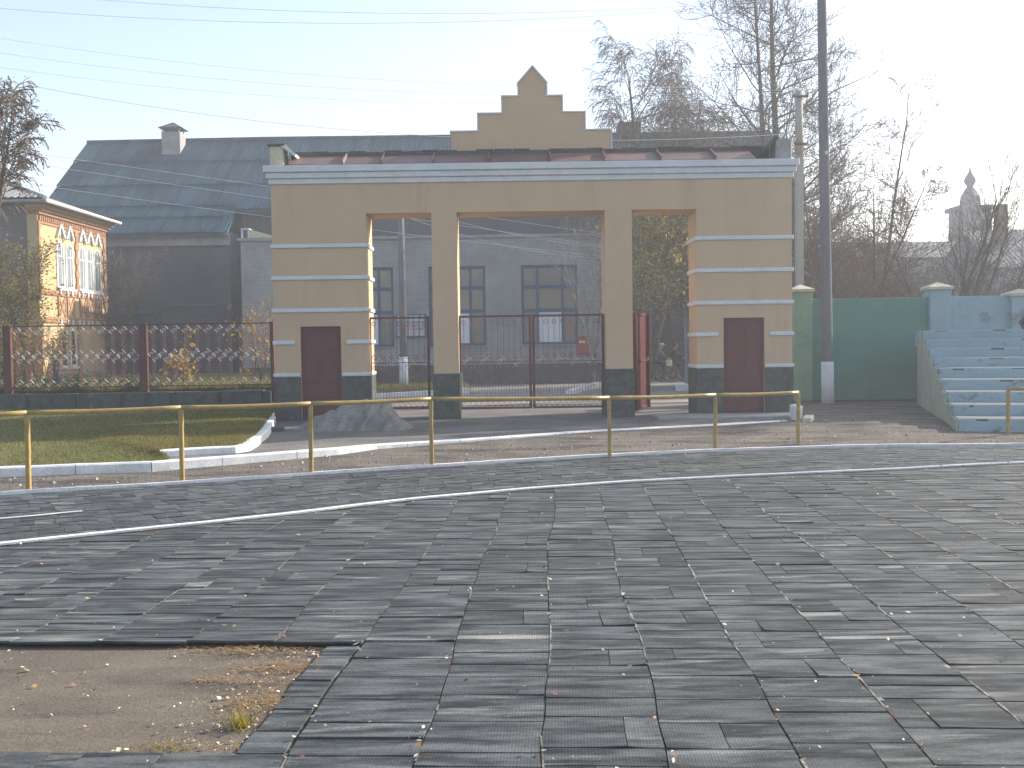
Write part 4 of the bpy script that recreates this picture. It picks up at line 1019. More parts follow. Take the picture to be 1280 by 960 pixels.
# roof stack
Xc = at(216.5, 180, 57).x
ch = MB().box(Xc - .5, Xc + .5, 56.6, 57.6, 11.8, at(216, 166.5, 57).z).build('chimney', MT['concrete'], hall)
zc_ = at(216, 166.5, 57).z
MB().box(Xc - .46, Xc - .40, 56.65, 56.71, zc_, zc_ + .22).box(Xc + .4, Xc + .46, 56.65, 56.71, zc_, zc_ + .22).box(Xc - .46, Xc - .4, 57.5, 57.56, zc_, zc_ + .22).box(Xc + .4, Xc + .46, 57.5, 57.56, zc_, zc_ + .22).build('cap_leg', MT['concrete'], ch)
m = MB(); m.v = [(Xc - .66, 56.45, zc_ + .22), (Xc + .66, 56.45, zc_ + .22), (Xc + .66, 57.75, zc_ + .22), (Xc - .66, 57.75, zc_ + .22), (Xc, 57.1, zc_ + .62)]; m.f = [(0, 1, 4), (1, 2, 4), (2, 3, 4), (3, 0, 4), (3, 2, 1, 0)]
m.build('chimney_cap', MT['tar'], ch)
a, b_ = at(772, 160, 58).x, at(800, 160, 58).x
ch = MB().box(a + .2, b_ - .1, 57.7, 58.7, 12.5, at(786, 166, 58).z).build('chimney', MT['redbrick'], hall); ch['label'] = 'red brick chimney with a wider head'
MB().box(a, b_, 57.5, 58.9, at(786, 166, 58).z + .001, at(786, 154.5, 58).z).build('chimney_head', MT['redbrick'], ch)
# blue grey doors and dim window
a, b_ = at(150, 440, 50.4).x, at(203, 440, 50.4).x; zt = at(176, 392, 50.4).z
dr = MB().box(a, b_, 50.42, 50.497, -.4, zt).build('door', MT['slate'], hall)
MB().box(a + .06, (a + b_) / 2 - .02, 50.38, 50.419, -.3, zt - .08).build('leaf', MT['slate'], dr); MB().box((a + b_) / 2 + .02, b_ - .06, 50.38, 50.419, -.3, zt - .08).build('leaf', MT['slate'], dr)
MB().box(b_ + .1, at(270, 380, 50.4).x, 50.40, 50.498, at(230, 382.5, 50.4).z, at(230, 380, 50.4).z).build('ledge', MT['endwall'], hall)
a, b_ = at(818, 400, 52.3).x, at(841, 400, 52.3).x; z1, z0_ = at(830, 385, 52.3).z, at(830, 428, 52.3).z
wdw = MB().box(a, b_, 52.33, 52.398, z0_, z1).build('window', MT['bluepaint'], hall); MB().box(a + .1, b_ - .1, 52.31, 52.329, z0_ + .12, z1 - .1).build('pane', MT['darkglass'], wdw)
MB().tube([(XW1 + .3, 52.25, 8.5), (XW1 + .3, 52.25, 0)], .07, 8).build('downpipe', MT['endwall'], hall)

# ================================================================== LOW GREY BRICK BUILDING
low = empty('brick_building', (0, 46, 0), 'lower flat roofed grey brick building with blue framed windows behind the gateway', 'building')
LY0 = 46.0
def wz(px, py, Y=LY0): p = at(px, py, Y); return p.x, p.z
xa, ztop_ = wz(300.5, 300); xb = wz(775, 300)[0]
ztop_ = (ztop_ + wz(660, 298)[1]) / 2
wins = [(421.5, 492), (536, 607), (652, 722)]
zb_, zt2 = wz(687, 430.5)[1], wz(687, 331)[1]; zpl = wz(640, 455)[1]
xs_ = [xa] + [wz(p, 380)[0] for w_ in wins for p in w_] + [xb]
m = MB()
for i in range(0, len(xs_), 2): m.box(xs_[i], xs_[i + 1], 0, 4.5, zpl + .001, ztop_)
for i in range(1, len(xs_) - 1, 2): m.box(xs_[i], xs_[i + 1], 0, 4.5, zt2, ztop_); m.box(xs_[i], xs_[i + 1], 0, 4.5, zpl + .001, zb_); m.box(xs_[i], xs_[i + 1], .35, 4.5, zb_, zt2)
m.build('wall', MT['greybrick'], low)
MB().box(xa - .04, xb + .04, -.06, 4.6, -.6, zpl).build('plinth', MT['plinth'], low)
MB().box(xa - .12, xb + .12, -.12, 4.6, ztop_ + .002, ztop_ + .13).build('coping', MT['concrete'], low)
for i in range(3):
    a, b_ = xs_[1 + 2 * i] + .002, xs_[2 + 2 * i] - .002
    wn_ = empty('window', (a, .12, zb_)); wn_.parent = low; W_, H_ = b_ - a, zt2 - zb_
    m = MB(); fw = .11; cx_ = [0, W_ * .285, W_ * .735, W_]; cz_ = [0, H_ * .425, H_ * .72, H_]
    for q in range(4):
        c0 = min(max(cx_[q] - fw / 2, 0), W_ - fw); m.box(c0, c0 + fw, 0, .07, 0, H_)
    for q in range(4):
        c0 = min(max(cz_[q] - fw / 2, 0), H_ - fw * 1.2)
        for s in range(3): m.box(cx_[s] + fw * (1 if s == 0 else .5), cx_[s + 1] - fw * (1 if s == 2 else .5), .001, .069, c0, c0 + fw * (1.45 if q in (1, 2) else 1.0))
    m.build('frame', MT['bluepaint'], wn_)
    for r in range(3):
        for s in range(3):
            pn = MB().box(cx_[s], cx_[s + 1], .05, .056, cz_[r], cz_[r + 1]); wh = (r == 0 and s == 1)
            pn.v = [(x, y + rng.uniform(-.002, .002), z) for x, y, z in pn.v]
            pn.build('pane', MT['paper'] if wh else MT['glass'], wn_)
    MB().box(-.05, W_ + .05, -.2, .02, -.07, -.002).build('sill', MT['concrete'], wn_)
# little roof hatch with pale yellow sloping sheet
YD = 46.4; a, z1 = at(302, 287.5, YD).x, at(302, 287.5, YD).z; c_ = at(312, 288, YD).x; e_ = at(352, 303, YD).x
ht = empty('roof_hatch', (0, 0, 0)); ht.parent = low
MB().box(a, a + .08, .3, .9, ztop_ + .13, z1).box(c_ - .06, c_, .3, .9, ztop_ + .13, z1).box(a, c_, .28, .9, z1 + .001, z1 + .06).build('frame', MT['winwhite'], ht)
MB().box(a + .081, c_ - .061, .5, .9, ztop_ + .13, z1 - .01).build('opening', MT['darkglass'], ht)
fixn(MB().prism([(c_ + .002, z1 + .02), (e_, ztop_ + .15), (c_ + .002, ztop_ + .14)], None, 'y', .3, 2.0).build('side_sheet', MT['yellowsheet'], ht))

# mailbox, notice board
YM = 45.75; a, z1 = at(722, 421.5, YM).x, at(722, 421.5, YM).z; b_, z0_ = at(736, 443, YM).x, at(736, 443, YM).z
t = bev(MB().box(-(b_ - a) / 2, (b_ - a) / 2, 0, .18, 0, z1 - z0_).build('mailbox', MT['mailred']), .02); t.location = ((a + b_) / 2, YM, z0_); tag(t, 'red wall mailbox beside the big blue framed window', 'mailbox')
MB().box(-(b_ - a) / 2 + .06, (b_ - a) / 2 - .16, -.012, -.001, (z1 - z0_) * .66, (z1 - z0_) * .80).build('label_plate', MT['winwhite'], t); MB().box(-(b_ - a) / 2 - .02, (b_ - a) / 2 + .02, -.03, .18, z1 - z0_ + .001, z1 - z0_ + .04).build('lid', MT['mailred'], t)
YB = 45.85; a, z1 = at(494.5, 393, YB).x, at(494.5, 393, YB).z; b_, z0_ = at(533, 421.5, YB).x, at(533, 421.5, YB).z
t = MB().box(0, b_ - a, 0, .06, 0, z1 - z0_).build('notice_board', MT['bluepaint']); t.location = (a, YB, z0_); tag(t, 'notice board of pale pinned sheets behind the left lattice gate', 'notice board')
nmat = [mat('pale_print', (.55, .52, .5), None, 4), mat('pink_print', (.45, .24, .2), (.55, .45, .4), 9), mat('sky_print', (.25, .42, .55), (.6, .65, .68), 6)]
for i in range(5):
    for j in range(3):
        w1 = (b_ - a - .1) / 5; h1 = (z1 - z0_ - .1) / 3
        MB().box(.05 + i * w1 + .015, .05 + (i + 1) * w1 - .015, -.006, -.001, .05 + j * h1 + .015, .05 + (j + 1) * h1 - .01).build('sheet', nmat[2] if j == 2 else nmat[(i * 2 + j) % 2], t)

# street details
isl = [gnd(x, y, .12) for x, y in ((380, 497), (470, 495.5), (520, 493.5), (560, 492), (586, 490))]
kerb('white_kerb', [(p, .19 + .02 * i) for i, p in enumerate(isl)], 'bright white kerb of the small grass island behind the left opening', .18, 1.3)
ig = loft('verge', [p + Vector((0, .15, .05)) for p in isl], [Vector((p.x * 1.2, 41.5, .16)) for p in isl], 6, MT['lawnbase'], .02, 'small grass island in front of the grey brick building')
blades('grass', 7000, lambda: (rng.uniform(-7.5, -1.8), rng.uniform(33.5, 41), .14), .14, .016, MT['grass'], 'sunlit grass of the small island')
kk = [gnd(x, y, .02) for x, y in ((716, 494.5), (728, 490.5))]; kerb('white_kerb', [(kk[0], .2), (kk[1], .2)], 'short bright kerb length behind the right gate leaf, nearer half', .25, 2)
kk = [gnd(x, y, .02) for x, y in ((733, 489), (752, 483))]; kerb('white_kerb', [(kk[0], .2), (kk[1], .2)], 'short bright kerb length behind the right gate leaf, farther half', .25, 3)
p = gnd(788, 491, 0); q = gnd(845, 490, 0)
t = bev(MB().box(0, q.x - p.x, 0, .4, -.3, .2).build('kerb_slab', MT['concrete']), .02); t.location = (p.x, p.y, 0); tag(t, 'long grey kerb slab across the street in the right opening', 'kerb')
p = gnd(845.5, 490.5, 0); q = gnd(872, 490, 0)
t = bev(MB().box(0, q.x - p.x, 0, .5, -.3, .28).build('kerb_slab', MT['kerbwhite']), .02); t.location = (p.x, p.y, 0); tag(t, 'whitish concrete block at the end of the grey kerb slab', 'block')
p = at(858, 478, 38.5); q = at(870, 478, 38.5)
t = MB().box(0, q.x - p.x, 0, .35, -.4, at(862, 394, 38.5).z).build('gatepost', MT['farwall']); t.location = (p.x, 38.5, 0); tag(t, 'pale grey post standing just left of the right pier', 'post'); bev(t, .02)

# ================================================================== ORNATE YELLOW HOUSE
HX, HY = -18.35, 40.0
hs = empty('ornate_house', (HX, HY, 0), 'two storey cream house with red brick ornament and tall arched windows', 'house')
HL = 6.6; zW_ = 7.05
MB().box(-.4, 0, 0.002, HL, .78, zW_).build('wall', MT['cream_wall'], hs)
MB().box(-14, -.401, .001, HL, .2, zW_ + .3).build('end_wall', MT['endwall'], hs)
MB().box(-14.05, .06, -.06, HL + .06, -.4, .78).build('plinth', MT['concrete'], hs)
# cornice courses
for i, (z0_, z1, p_, mt_) in enumerate(((7.05, 7.17, .10, 'quoin'), (7.17, 7.29, .2, 'quoin'), (7.29, 7.40, .30, 'cream_wall'), (7.40, 7.5, .42, 'quoin'))):
    MB().box(-.4, p_, -.02 - p_ * .3, HL + p_, z0_ + .001, z1).build('cornice_course', MT[mt_], hs)
dm = MB().box(0, .075, 0, .085, 0, .2).mesh('dentil', MT['quoin'])
for i in range(38): inst('dentil', dm, hs, (.001, .08 + i * .172, 6.80))
MB().box(.001, .05, .0, HL, 6.70, 6.79).build('frieze_course', MT['quoin'], hs)
# quoins
q1 = MB().box(0, .055, 0, .34, 0, .27).mesh('quoin', MT['quoin']); q2 = MB().box(0, .05, 0, .22, 0, .27).mesh('quoin', MT['quoin'])
for y0 in (HL - .34, 3.33, 0.0):
    for k in range(21):
        me = q1 if k % 2 == 0 else q2
        if y0 == 0.0 and False: continue
        yy = y0 + (0 if k % 2 == 0 else (.12 if y0 > 4 else .06 if y0 > 1 else 0))
        if 2.85 < .8 + k * .285 + .13 < 4.2 and y0 < 4: continue
        inst('quoin', me, hs, (.001, yy, .8 + k * .285), (0, 0, 0), (1, 1 if y0 > 1 else .55, 1))
for z0_, z1, p_ in ((2.84, 2.95, .07), (2.96, 3.06, .05), (3.93, 4.02, .05), (4.03, 4.14, .08)):
    MB().box(.001, p_, 0, HL + .03, z0_, z1).build('belt_course', MT['quoin'], hs)
bkt = MB().box(0, .11, 0, .09, 0, .2).mesh('bracket', MT['winwhite'])
for i, yc in enumerate((1.6, 2.25, 2.7, 3.35, 3.75, 4.3, 4.65, 5.2, 5.45, 6.0)):
    inst('bracket', bkt, hs, (.081, yc, 3.98), (0, 0, 0), (.5, 1, 1)); inst('bracket', bkt, hs, (.071, yc, 2.78), (0, 0, 0), (.5, 1, 1))
def arch(w_, h_, n=8, lift=1.0): return [(-w_ / 2, 0), (w_ / 2, 0)] + [(w_ / 2 * math.cos(PI * i / n), h_ - w_ / 2 * lift + w_ / 2 * lift * math.sin(PI * i / n)) for i in range(n + 1)]
def archwin(yc, z0_, w_, h_, up=True):
    wi = empty('window', (0, yc, z0_)); wi.parent = hs
    o = arch(w_ + .2, h_ + .1); m = MB(); m.prism([(y, z) for y, z in o], None, 'x', .001, .035); fixn(m.build('frame', MT['winwhite'], wi))
    m = MB(); m.prism([(y, z + .08) for y, z in arch(w_ - .02, h_ - .06)], None, 'x', .036, .042); fixn(m.build('pane', MT['skyglass'] if up else MT['darkglass'], wi))
    if up:
        m = MB().box(.043, .06, -.025, .025, .08, h_ - .05); m.box(.0431, .059, -w_ / 2 + .02, -.0251, h_ * .70, h_ * .70 + .05); m.box(.0431, .059, .0251, w_ / 2 - .02, h_ * .70, h_ * .70 + .05); m.build('glazing_bar', MT['winwhite'], wi)
        for s in (-1, 1):
            MB().obox((.06, s * .17, h_ + .50), (1, 0, 0), Vector((0, s * .52, -.86)).normalized(), Vector((0, .86 * s, .52)).normalized(), .05, .32, .05).build('hood_bar', MT['winwhite'], wi)
        fixn(MB().prism([(0, h_ + .22), (.17, h_ + .46), (0, h_ + .70), (-.17, h_ + .46)], None, 'x', .001, .045).build('hood_lozenge', MT['concrete'], wi))
    MB().box(.001, .14, -w_ / 2 - .12, w_ / 2 + .12, -.10, -.002).build('sill', MT['winwhite'], wi)
for yc in (1.93, 2.78, 4.02, 4.82, 5.62): archwin(yc, 4.26, .54, 1.82)
for yc in (2.0, 2.85): archwin(yc, 1.05, .40, 1.45, False)
for yc in (1.93, 2.78, 4.02, 4.82, 5.62):
    pn = MB().box(.001, .022, yc - .31, yc + .31, 3.12, 3.88).build('lozenge_panel', MT['cream_wall'], hs)
    m = MB(); 
    for s in (-1, 1): m.obox((.035 + .006 * s, yc, 3.5), (1, 0, 0), Vector((0, .5 * s, .7)).normalized(), Vector((0, -.7 * s, .5)).normalized(), .018, .40, .065)
    m.box(.023, .05, yc - .36, yc - .26, 3.08, 3.92); m.box(.023, .05, yc + .26, yc + .36, 3.08, 3.92); m.build('brick_cross', MT['quoin'], pn)
# hip roof
ze = 7.52; ov = .6; za = 8.95; E = [(ov, -ov), (ov, HL + .35), (-14.5, HL + .35), (-14.5, -ov)]; ry = HL / 2 - .1; rx = -3.3
m = MB(); m.v = [(x, y, ze) for x, y in E] + [(rx, ry, za), (-14.5, ry, za)] + [(x, y, ze - .09) for x, y in E]
m.f = [(0, 1, 4), (1, 2, 5, 4), (3, 0, 4, 5), (2, 3, 5), (6, 0, 3, 9), (7, 1, 0, 6), (8, 2, 1, 7), (9, 3, 2, 8), (6, 9, 8, 7)]
fixn(m.build('roof', MT['paleroof'], hs))
m = MB(); n = 110
def rp(x, t): 
    y = -ov - .06 + (ry + ov) * t; zz = ze + (za - ze) * t; return y, zz
for i in range(n + 1):
    x = ov - .05 - (14.4) * i / n; tmax = min(1, (ov - x) / (ov - rx)) * .97
    for t in (0, tmax):
        y, z = rp(x, t); m.v.append((x, y, z + .05 + (.045 if i % 2 else -.0)))
for i in range(n): m.f.append((2 * i, 2 * i + 1, 2 * i + 3, 2 * i + 2))
m.build('roof_corrugation', MT['paleroof'], hs)
MB().tube([(ov, -ov, ze + .05), (rx, ry, za + .06)], .09, 6).build('hip_cap', MT['concrete'], hs)
MB().tube([(ov + .02, -ov, ze - .05), (ov + .02, HL + .35, ze - .05)], .065, 6).build('gutter', MT['winwhite'], hs)
# porch against the end wall
px0, px1 = at(-60, 380, 38.2).x, at(37, 380, 38.2).x
po = empty('porch', (px1, 38.2, .5), 'rusty steel framed porch with a brick parapet before the grey end wall', 'porch')
wpo = px1 - px0; zt = at(20, 347, 38.2).z - .5
for x in (-.06, -wpo / 2, -wpo): MB().box(x - .06, x + .06, -.06, .06, -.4, zt).build('post', MT['rust'], po)
MB().obox((-wpo / 2, 0, zt + .06), (1, 0, -.03), (0, 1, 0), (.03, 0, 1), wpo / 2 + .1, .1, .06).build('beam', MT['rust'], po)
MB().box(-wpo, -.13, .02, .3, -.4, 1.7).build('parapet', MT['quoin'], po)
for i in range(9): MB().obox((-.8, .0, 1.85 + i * .12), (1, 0, .12), (0, .7, -.5), (0, .5, .7), .55, .05, .012).build('louvre', MT['winwhite'], po)
MB().box(-.9 - wpo * .3, -1.4, .0, .1, 1.72, zt - .02).build('screen', MT['dleaf'] if False else MT['endwall'], po)
# blue post in the garden
p = at(71.5, 470, 30.0); zt = at(71.5, 447, 30).z
t = empty('garden_post', (p.x, 30, .7), 'short violet blue post with a rusty top behind the lattice fence', 'post')
MB().tube([(0, 0, -.2), (.02, 0, zt - .75)], [.13, .13], 8).build('shaft', MT['bluepost'], t, True)
MB().tube([(.02, 0, zt - .749), (.03, 0, zt - .66), (.05, 0, zt - .60), (.02, 0, zt - .5)], [.15, .2, .16, .07], 8).build('top', MT['rust'], t, True)

# ================================================================== FAR RIGHT BUILDINGS
def fa(px, py, Y): p = at(px, py, Y); return p.x, p.z
Y = 66; x0, z1 = fa(1070, 297, Y); x1, z0_ = fa(1215, 296, Y)
lb = empty('long_building', (x0, Y, 0), 'long pale one storey building with grey roof far behind the bare bushes', 'building')
zz = (z1 + z0_) / 2; MB().box(0, x1 - x0, 0, 9, -.5, zz - 1.3).build('wall', MT['farwall'], lb)
fixn(MB().prism([(-.4, zz - 1.31), (3.2, zz), (9, zz - 1.2), (9, zz - 1.5), (-.4, zz - 1.4)], None, 'x', -.3, x1 - x0 + .3).build('roof', MT['farroof'], lb))
for i in range(6): MB().box(1 + i * 1.5, 1.8 + i * 1.5, -.03, -.001, 1.6, 3.3).build('window', MT['darkglass'], lb)
Y = 54; x0, z1 = fa(1242, 278, Y); x1 = fa(1420, 278, Y)[0]
rh = empty('house', (x0, Y, 0), 'low house with corrugated roof and brick chimney at the right edge', 'house')
MB().box(.4, x1 - x0, .5, 8, -.5, z1 - 2.3).build('wall', MT['farwall'], rh)
m = MB(); n = 60
for i in range(n + 1):
    x = (x1 - x0) * i / n
    for y, z in ((-.1, z1 - 2.4), (4, z1)): m.v.append((x, y, z + (.06 if i % 2 else 0)))
for i in range(n): m.f.append((2 * i, 2 * i + 2, 2 * i + 3, 2 * i + 1))
m.build('roof', MT['paleroof'], rh)
fixn(MB().prism([(0, z1 - 2.45), (4, z1 - .08), (8.3, z1 - 2.4)], None, 'x', .1, x1 - x0).build('roof_body', MT['farroof'], rh))
c0, zc0 = fa(1249.5, 255, Y + 2); c1 = fa(1260, 255, Y + 2)[0]
MB().box(c0 - x0, c1 - x0, 2, 2.7, z1 - 1.5, zc0).build('chimney', MT['redbrick'], rh)
Y = 84; x0, z1 = fa(1203, 262, Y); x1 = fa(1241, 262, Y)[0]; xc, zt = fa(1221, 206, Y); wd = x1 - x0
ct = empty('church_tower', (xc, Y, 0), 'distant church tower with tented spire and small onion dome', 'church')
MB().box(-wd / 2, wd / 2, 0, wd, -.5, z1).build('belfry', MT['tower'], ct)
MB().box(-wd / 2 - .25, wd / 2 + .25, -.25, wd + .25, z1, z1 + .35).build('cornice', MT['tower'], ct)
zd = fa(1221, 232, Y)[1]; zo = fa(1221, 222, Y)[1]
MB().tube([(0, wd / 2, z1 + .3), (0, wd / 2, z1 + 1.2), (0, wd / 2, zd)], [wd * .36, wd * .32, wd * .14], 8).build('spire', MT['tower'], ct)
MB().tube([(0, wd / 2, zd - .1), (0, wd / 2, zd + .15), (0, wd / 2, zo - .15), (0, wd / 2, zo + .15), (0, wd / 2, zo + .55), (0, wd / 2, zo + .8)], [.3, .26, .48, .44, .18, .04], 10).build('onion_dome', MT['tower'], ct, True)
MB().box(-.05, .05, wd / 2 - .05, wd / 2 + .05, zo + .75, zt).box(-.2, .2, wd / 2 - .04, wd / 2 + .04, zt - .3, zt - .24).build('cross', MT['tower'], ct)
for s in (-1, 1): MB().box(s * .9 - .35, s * .9 + .35, -.05, -.001, z1 - 3, z1 - 1).build('bell_opening', MT['darkglass'], ct)

# ================================================================== TREES
def rot_about(d, ang, rg):
    a = d.orthogonal().normalized(); b = d.cross(a); t = rg.random() * 2 * PI
    return (d * math.cos(ang) + (a * math.cos(t) + b * math.sin(t)) * math.sin(ang)).normalized()
SIDES = (8, 5, 3, 3, 3)
def grow(T, Cr, p, d, L, r, lvl, P, rg, tips):
    n = P['nseg'][lvl]; pts = [p.copy()]; q = p.copy(); rad = [r]; rmin = P['rmin']
    for i in range(n):
        d = (d + Vector((rg.gauss(0, 1), rg.gauss(0, 1), rg.gauss(0, .6))) * P['jit'][lvl] + Vector((0, 0, P['up'][lvl]))).normalized()
        q = q + d * (L / n); pts.append(q.copy()); rad.append(max(rmin, r * (1 - (1 - P['taper'][lvl]) * (i + 1) / n)))
    (T if lvl == 0 else Cr).tube(pts, rad, SIDES[lvl], cap=(lvl == 0))
    if lvl >= P['lv']:
        tips.append(pts); return
    k = P['kids'][lvl]; st = P['start'][lvl]
    for i in range(k):
        t = st + (1 - st) * (i + rg.random()) / k; x = t * n; j = min(int(x), n - 1); f = x - j
        b = pts[j].lerp(pts[j + 1], f); rr = rad[j] + (rad[j + 1] - rad[j]) * f
        dd = rot_about((pts[j + 1] - pts[j]).normalized(), P['ang'][lvl] * rg.uniform(.7, 1.3), rg)
        if 'flat' in P: dd.z *= P['flat']; dd.normalize()
        grow(T, Cr, b, dd, L * P['ratio'][lvl] * (1.15 - P['fall'][lvl] * t) * rg.uniform(.7, 1.2), max(rmin, rr * P['rk'][lvl]), lvl + 1, P, rg, tips)
LIND = dict(lv=3, nseg=(9, 7, 4, 3), jit=(.022, .10, .14, .18), up=(.02, .05, .05, .04), taper=(.18, .2, .3, .5), kids=(38, 15, 8), start=(.16, .12, .1), ang=(1.2, .8, .75), ratio=(.29, .45, .5), fall=(.75, .5, .4), rk=(.42, .5, .6), rmin=.0078)
BUSH = dict(lv=3, nseg=(5, 5, 4, 3), jit=(.10, .14, .18, .2), up=(.04, .05, .04, .02), taper=(.3, .25, .3, .5), kids=(12, 9, 7), start=(.08, .12, .1), ang=(.55, .65, .7), ratio=(.6, .5, .5), fall=(.4, .4, .4), rk=(.55, .55, .6), rmin=.006)
BIRCH = dict(lv=3, nseg=(9, 6, 5, 5), jit=(.03, .10, .10, .08), up=(.02, .03, -.12, -.32), taper=(.2, .2, .3, .5), kids=(26, 13, 10), start=(.33, .2, .15), ang=(.65, .7, .6), ratio=(.36, .42, .6), fall=(.6, .4, .3), rk=(.4, .5, .55), rmin=.0105)
def leaves(name, tips, n, size, mt, root, rg, spread=.12):
    V = []; Fc = []
    for _ in range(n):
        ps = rg.choice(tips); p = ps[rg.randrange(1, len(ps))] + Vector((rg.gauss(0, spread), rg.gauss(0, spread), rg.gauss(0, spread)))
        a = Vector((rg.gauss(0, 1), rg.gauss(0, 1), rg.gauss(0, 1))).normalized(); b = a.orthogonal().normalized(); s = size * rg.uniform(.6, 1.3); n0 = len(V)
        V += [tuple(p - a * s), tuple(p - b * s * .6), tuple(p + a * s), tuple(p + b * s * .6)]; Fc.append((n0, n0 + 1, n0 + 2, n0 + 3))
    o = npmesh(name, V, Fc, mt, root); return o
def tree(name, label, px, D, zb, stems, P, bark, twig, seed, group=None, cat='tree', lf=None, base=None):
    """stems: list of (direction, length, radius, offset)"""
    rg = random.Random(seed); b = at(px, 430, D); b.z = zb
    root = empty(name, b, label, cat, group); tips = []
    T, Cr = MB(), MB()
    for d, L, r, off in stems: grow(T, Cr, Vector(off), Vector(d).normalized(), L, r, 0, P, rg, tips)
    T.build('trunk', MT[bark], root, True); Cr.build('crown', MT[twig], root)
    if lf:
        for (n, size, mt, spread) in lf: leaves('leaf_mass', tips, n, size, MT[mt], root, rg, spread)['kind'] = 'stuff'
    return root
U = (0, 0, 1)
GR = 'bare trees behind the gateway and wall'
tree('bare_tree', 'tall bare tree whose trunk rises left of the pale utility pole', 966, 40, 0, [((.0, 0, 1), 17.5, .17, (0, 0, -.3))], LIND, 'bark', 'twig', 11, GR)
tree('bare_tree', 'tall bare tree rising directly behind the pale utility pole', 993, 41, 0, [((-.01, 0, 1), 19, .22, (0, 0, -.3))], LIND, 'bark', 'twig', 12, GR)
tree('bare_tree', 'dense bare tree right behind the tall grey pole', 1042, 43, 0, [((.02, 0, 1), 11.5, .15, (0, 0, -.3)), ((-.12, 0, 1), 9, .1, (0, .2, -.3))], LIND, 'bark', 'twigred', 13, GR)
tree('bare_tree', 'slim bare tree with a forked trunk above the middle of the green wall', 1094, 38, 0, [((-.02, 0, 1), 7.4, .10, (0, 0, -.3)), ((.10, 0, 1), 9.2, .085, (.05, 0, 1.5)), ((.33, 0, .75), 5, .06, (.05, 0, 3.3))], dict(LIND, kids=(16, 9, 6), start=(.25, .1, .1), ratio=(.36, .48, .5)), 'bark', 'twigred', 14, GR)
tree('birch_tree', 'drooping bare birch seen above the right end of the gateway roof', 812, 48, -.1, [((-.02, 0, 1), 14.2, .22, (0, 0, -.3)), ((.16, 0, 1), 13, .14, (.1, 0, .5))], BIRCH, 'bark', 'twig', 15, GR)
tree('birch_tree', 'smaller bare birch between the drooping birch and the tall trees', 868, 49, -.1, [((.0, 0, 1), 11.6, .15, (0, 0, -.3)), ((-.14, 0, 1), 11, .12, (0, 0, .3)), ((.2, 0, 1), 11, .11, (0, 0, .3))], dict(BIRCH, kids=(18, 10, 7), rmin=.008), 'bark', 'twig', 16, GR)
tree('leaning_tree', 'many stemmed dark tree fanning to the right above the blue wall', 1180, 36, 0, [((.42, 0, .8), 6.8, .11, (0, 0, -.2)), ((.24, .1, .9), 6.9, .10, (.05, 0, -.2)), ((.75, .1, .75), 5.8, .09, (.05, .1, .6)), ((.10, 0, 1), 5.2, .08, (0, .1, -.2)), ((-.5, 0, .7), 4.0, .06, (0, 0, 1.2)), ((.9, 0, .5), 5, .07, (0, .1, 1.4)), ((.33, 0, .9), 6, .07, (.1, .1, 0))], dict(BUSH, kids=(8, 7, 4), ratio=(.42, .5, .5), up=(.0, .05, .04, .02), start=(.35, .15, .1)), 'bark', 'bark', 17, GR)
SB = 'bare brown shrubs behind the boundary wall'
for i, (px, D, h, lab) in enumerate(((1016, 33, 4.6, 'bare brown shrub between the utility pole and the tall grey pole'), (1052, 35, 4.3, 'russet shrub just right of the tall grey pole'), (1086, 33, 3.5, 'bare shrub over the middle of the green wall'), (1122, 36, 3.3, 'low bare shrub left of the wall pillar with the pale cap'), (1150, 39, 3.4, 'thin twiggy shrub just behind the pillar between green and blue wall'), (1215, 34, 2.9, 'low dark shrub over the left half of the blue wall'), (1262, 33, 3.6, 'dense twiggy shrub at the right edge of the photo'), (1000, 38, 6.2, 'tall tangled shrub hugging the right end of the gateway'))):
    st = [((rng.gauss(0, .28), rng.gauss(0, .2), 1), h * rng.uniform(.55, .8), .045, (rng.gauss(0, .5), rng.gauss(0, .4), -.2)) for _ in range(8)]
    tree('bare_shrub', lab, px, D, 0, st, BUSH, 'bark', 'twigred' if i % 2 else 'twig', 30 + i, SB, 'shrub', lf=[(240, .045, 'straw', .1)] if i in (0, 1, 7) else None)
tree('bare_tree', 'bare tree standing behind the blue wall, past the right edge of the photo', 1500, 28.8, 0, [((-.05, 0, 1), 10.5, .15, (0, 0, -.3)), ((-.2, 0, 1), 9, .1, (0, 0, .5)), ((.3, 0, 1), 9.5, .1, (0, 0, .5))], LIND, 'bark', 'twig', 18, GR)
for i, (px, D, h, lab) in enumerate(((1065, 52, 7.5, 'hazy bare shrub far behind the tall grey pole'), (1112, 56, 5.6, 'hazy bare shrub before the left end of the long building'), (1150, 50, 4.9, 'hazy bare shrub before the right end of the long building'), (1236, 46, 4.6, 'hazy bare shrub below the church tower'))):
    st = [((rng.gauss(0, .3), rng.gauss(0, .2), 1), h * rng.uniform(.55, .8), .05, (rng.gauss(0, .9), rng.gauss(0, .5), -.2)) for _ in range(9)]
    tree('bare_shrub', lab, px, D, 0, st, dict(BUSH, rmin=.009), 'bark', 'twigred' if i % 2 else 'twig', 60 + i, SB, 'shrub')
tree('yellow_tree', 'tree with thin yellow green leaves seen through the right opening', 876, 36.5, .0, [((-.02, 0, 1), 6.2, .10, (.1, 0, -.2)), ((-.34, 0, 1), 5.6, .08, (0, 0, .9)), ((-.16, .2, 1), 5.6, .07, (.1, 0, .5)), ((-.55, 0, .8), 3.6, .05, (0, 0, 2.2))], dict(BUSH, kids=(10, 7, 5), start=(.3, .1, .1), ratio=(.48, .5, .5), up=(.02, .0, -.05, -.08)), 'bark', 'twig', 41, None, 'tree', lf=[(4200, .085, 'oleaf', .2), (1500, .075, 'yleaf', .2)])
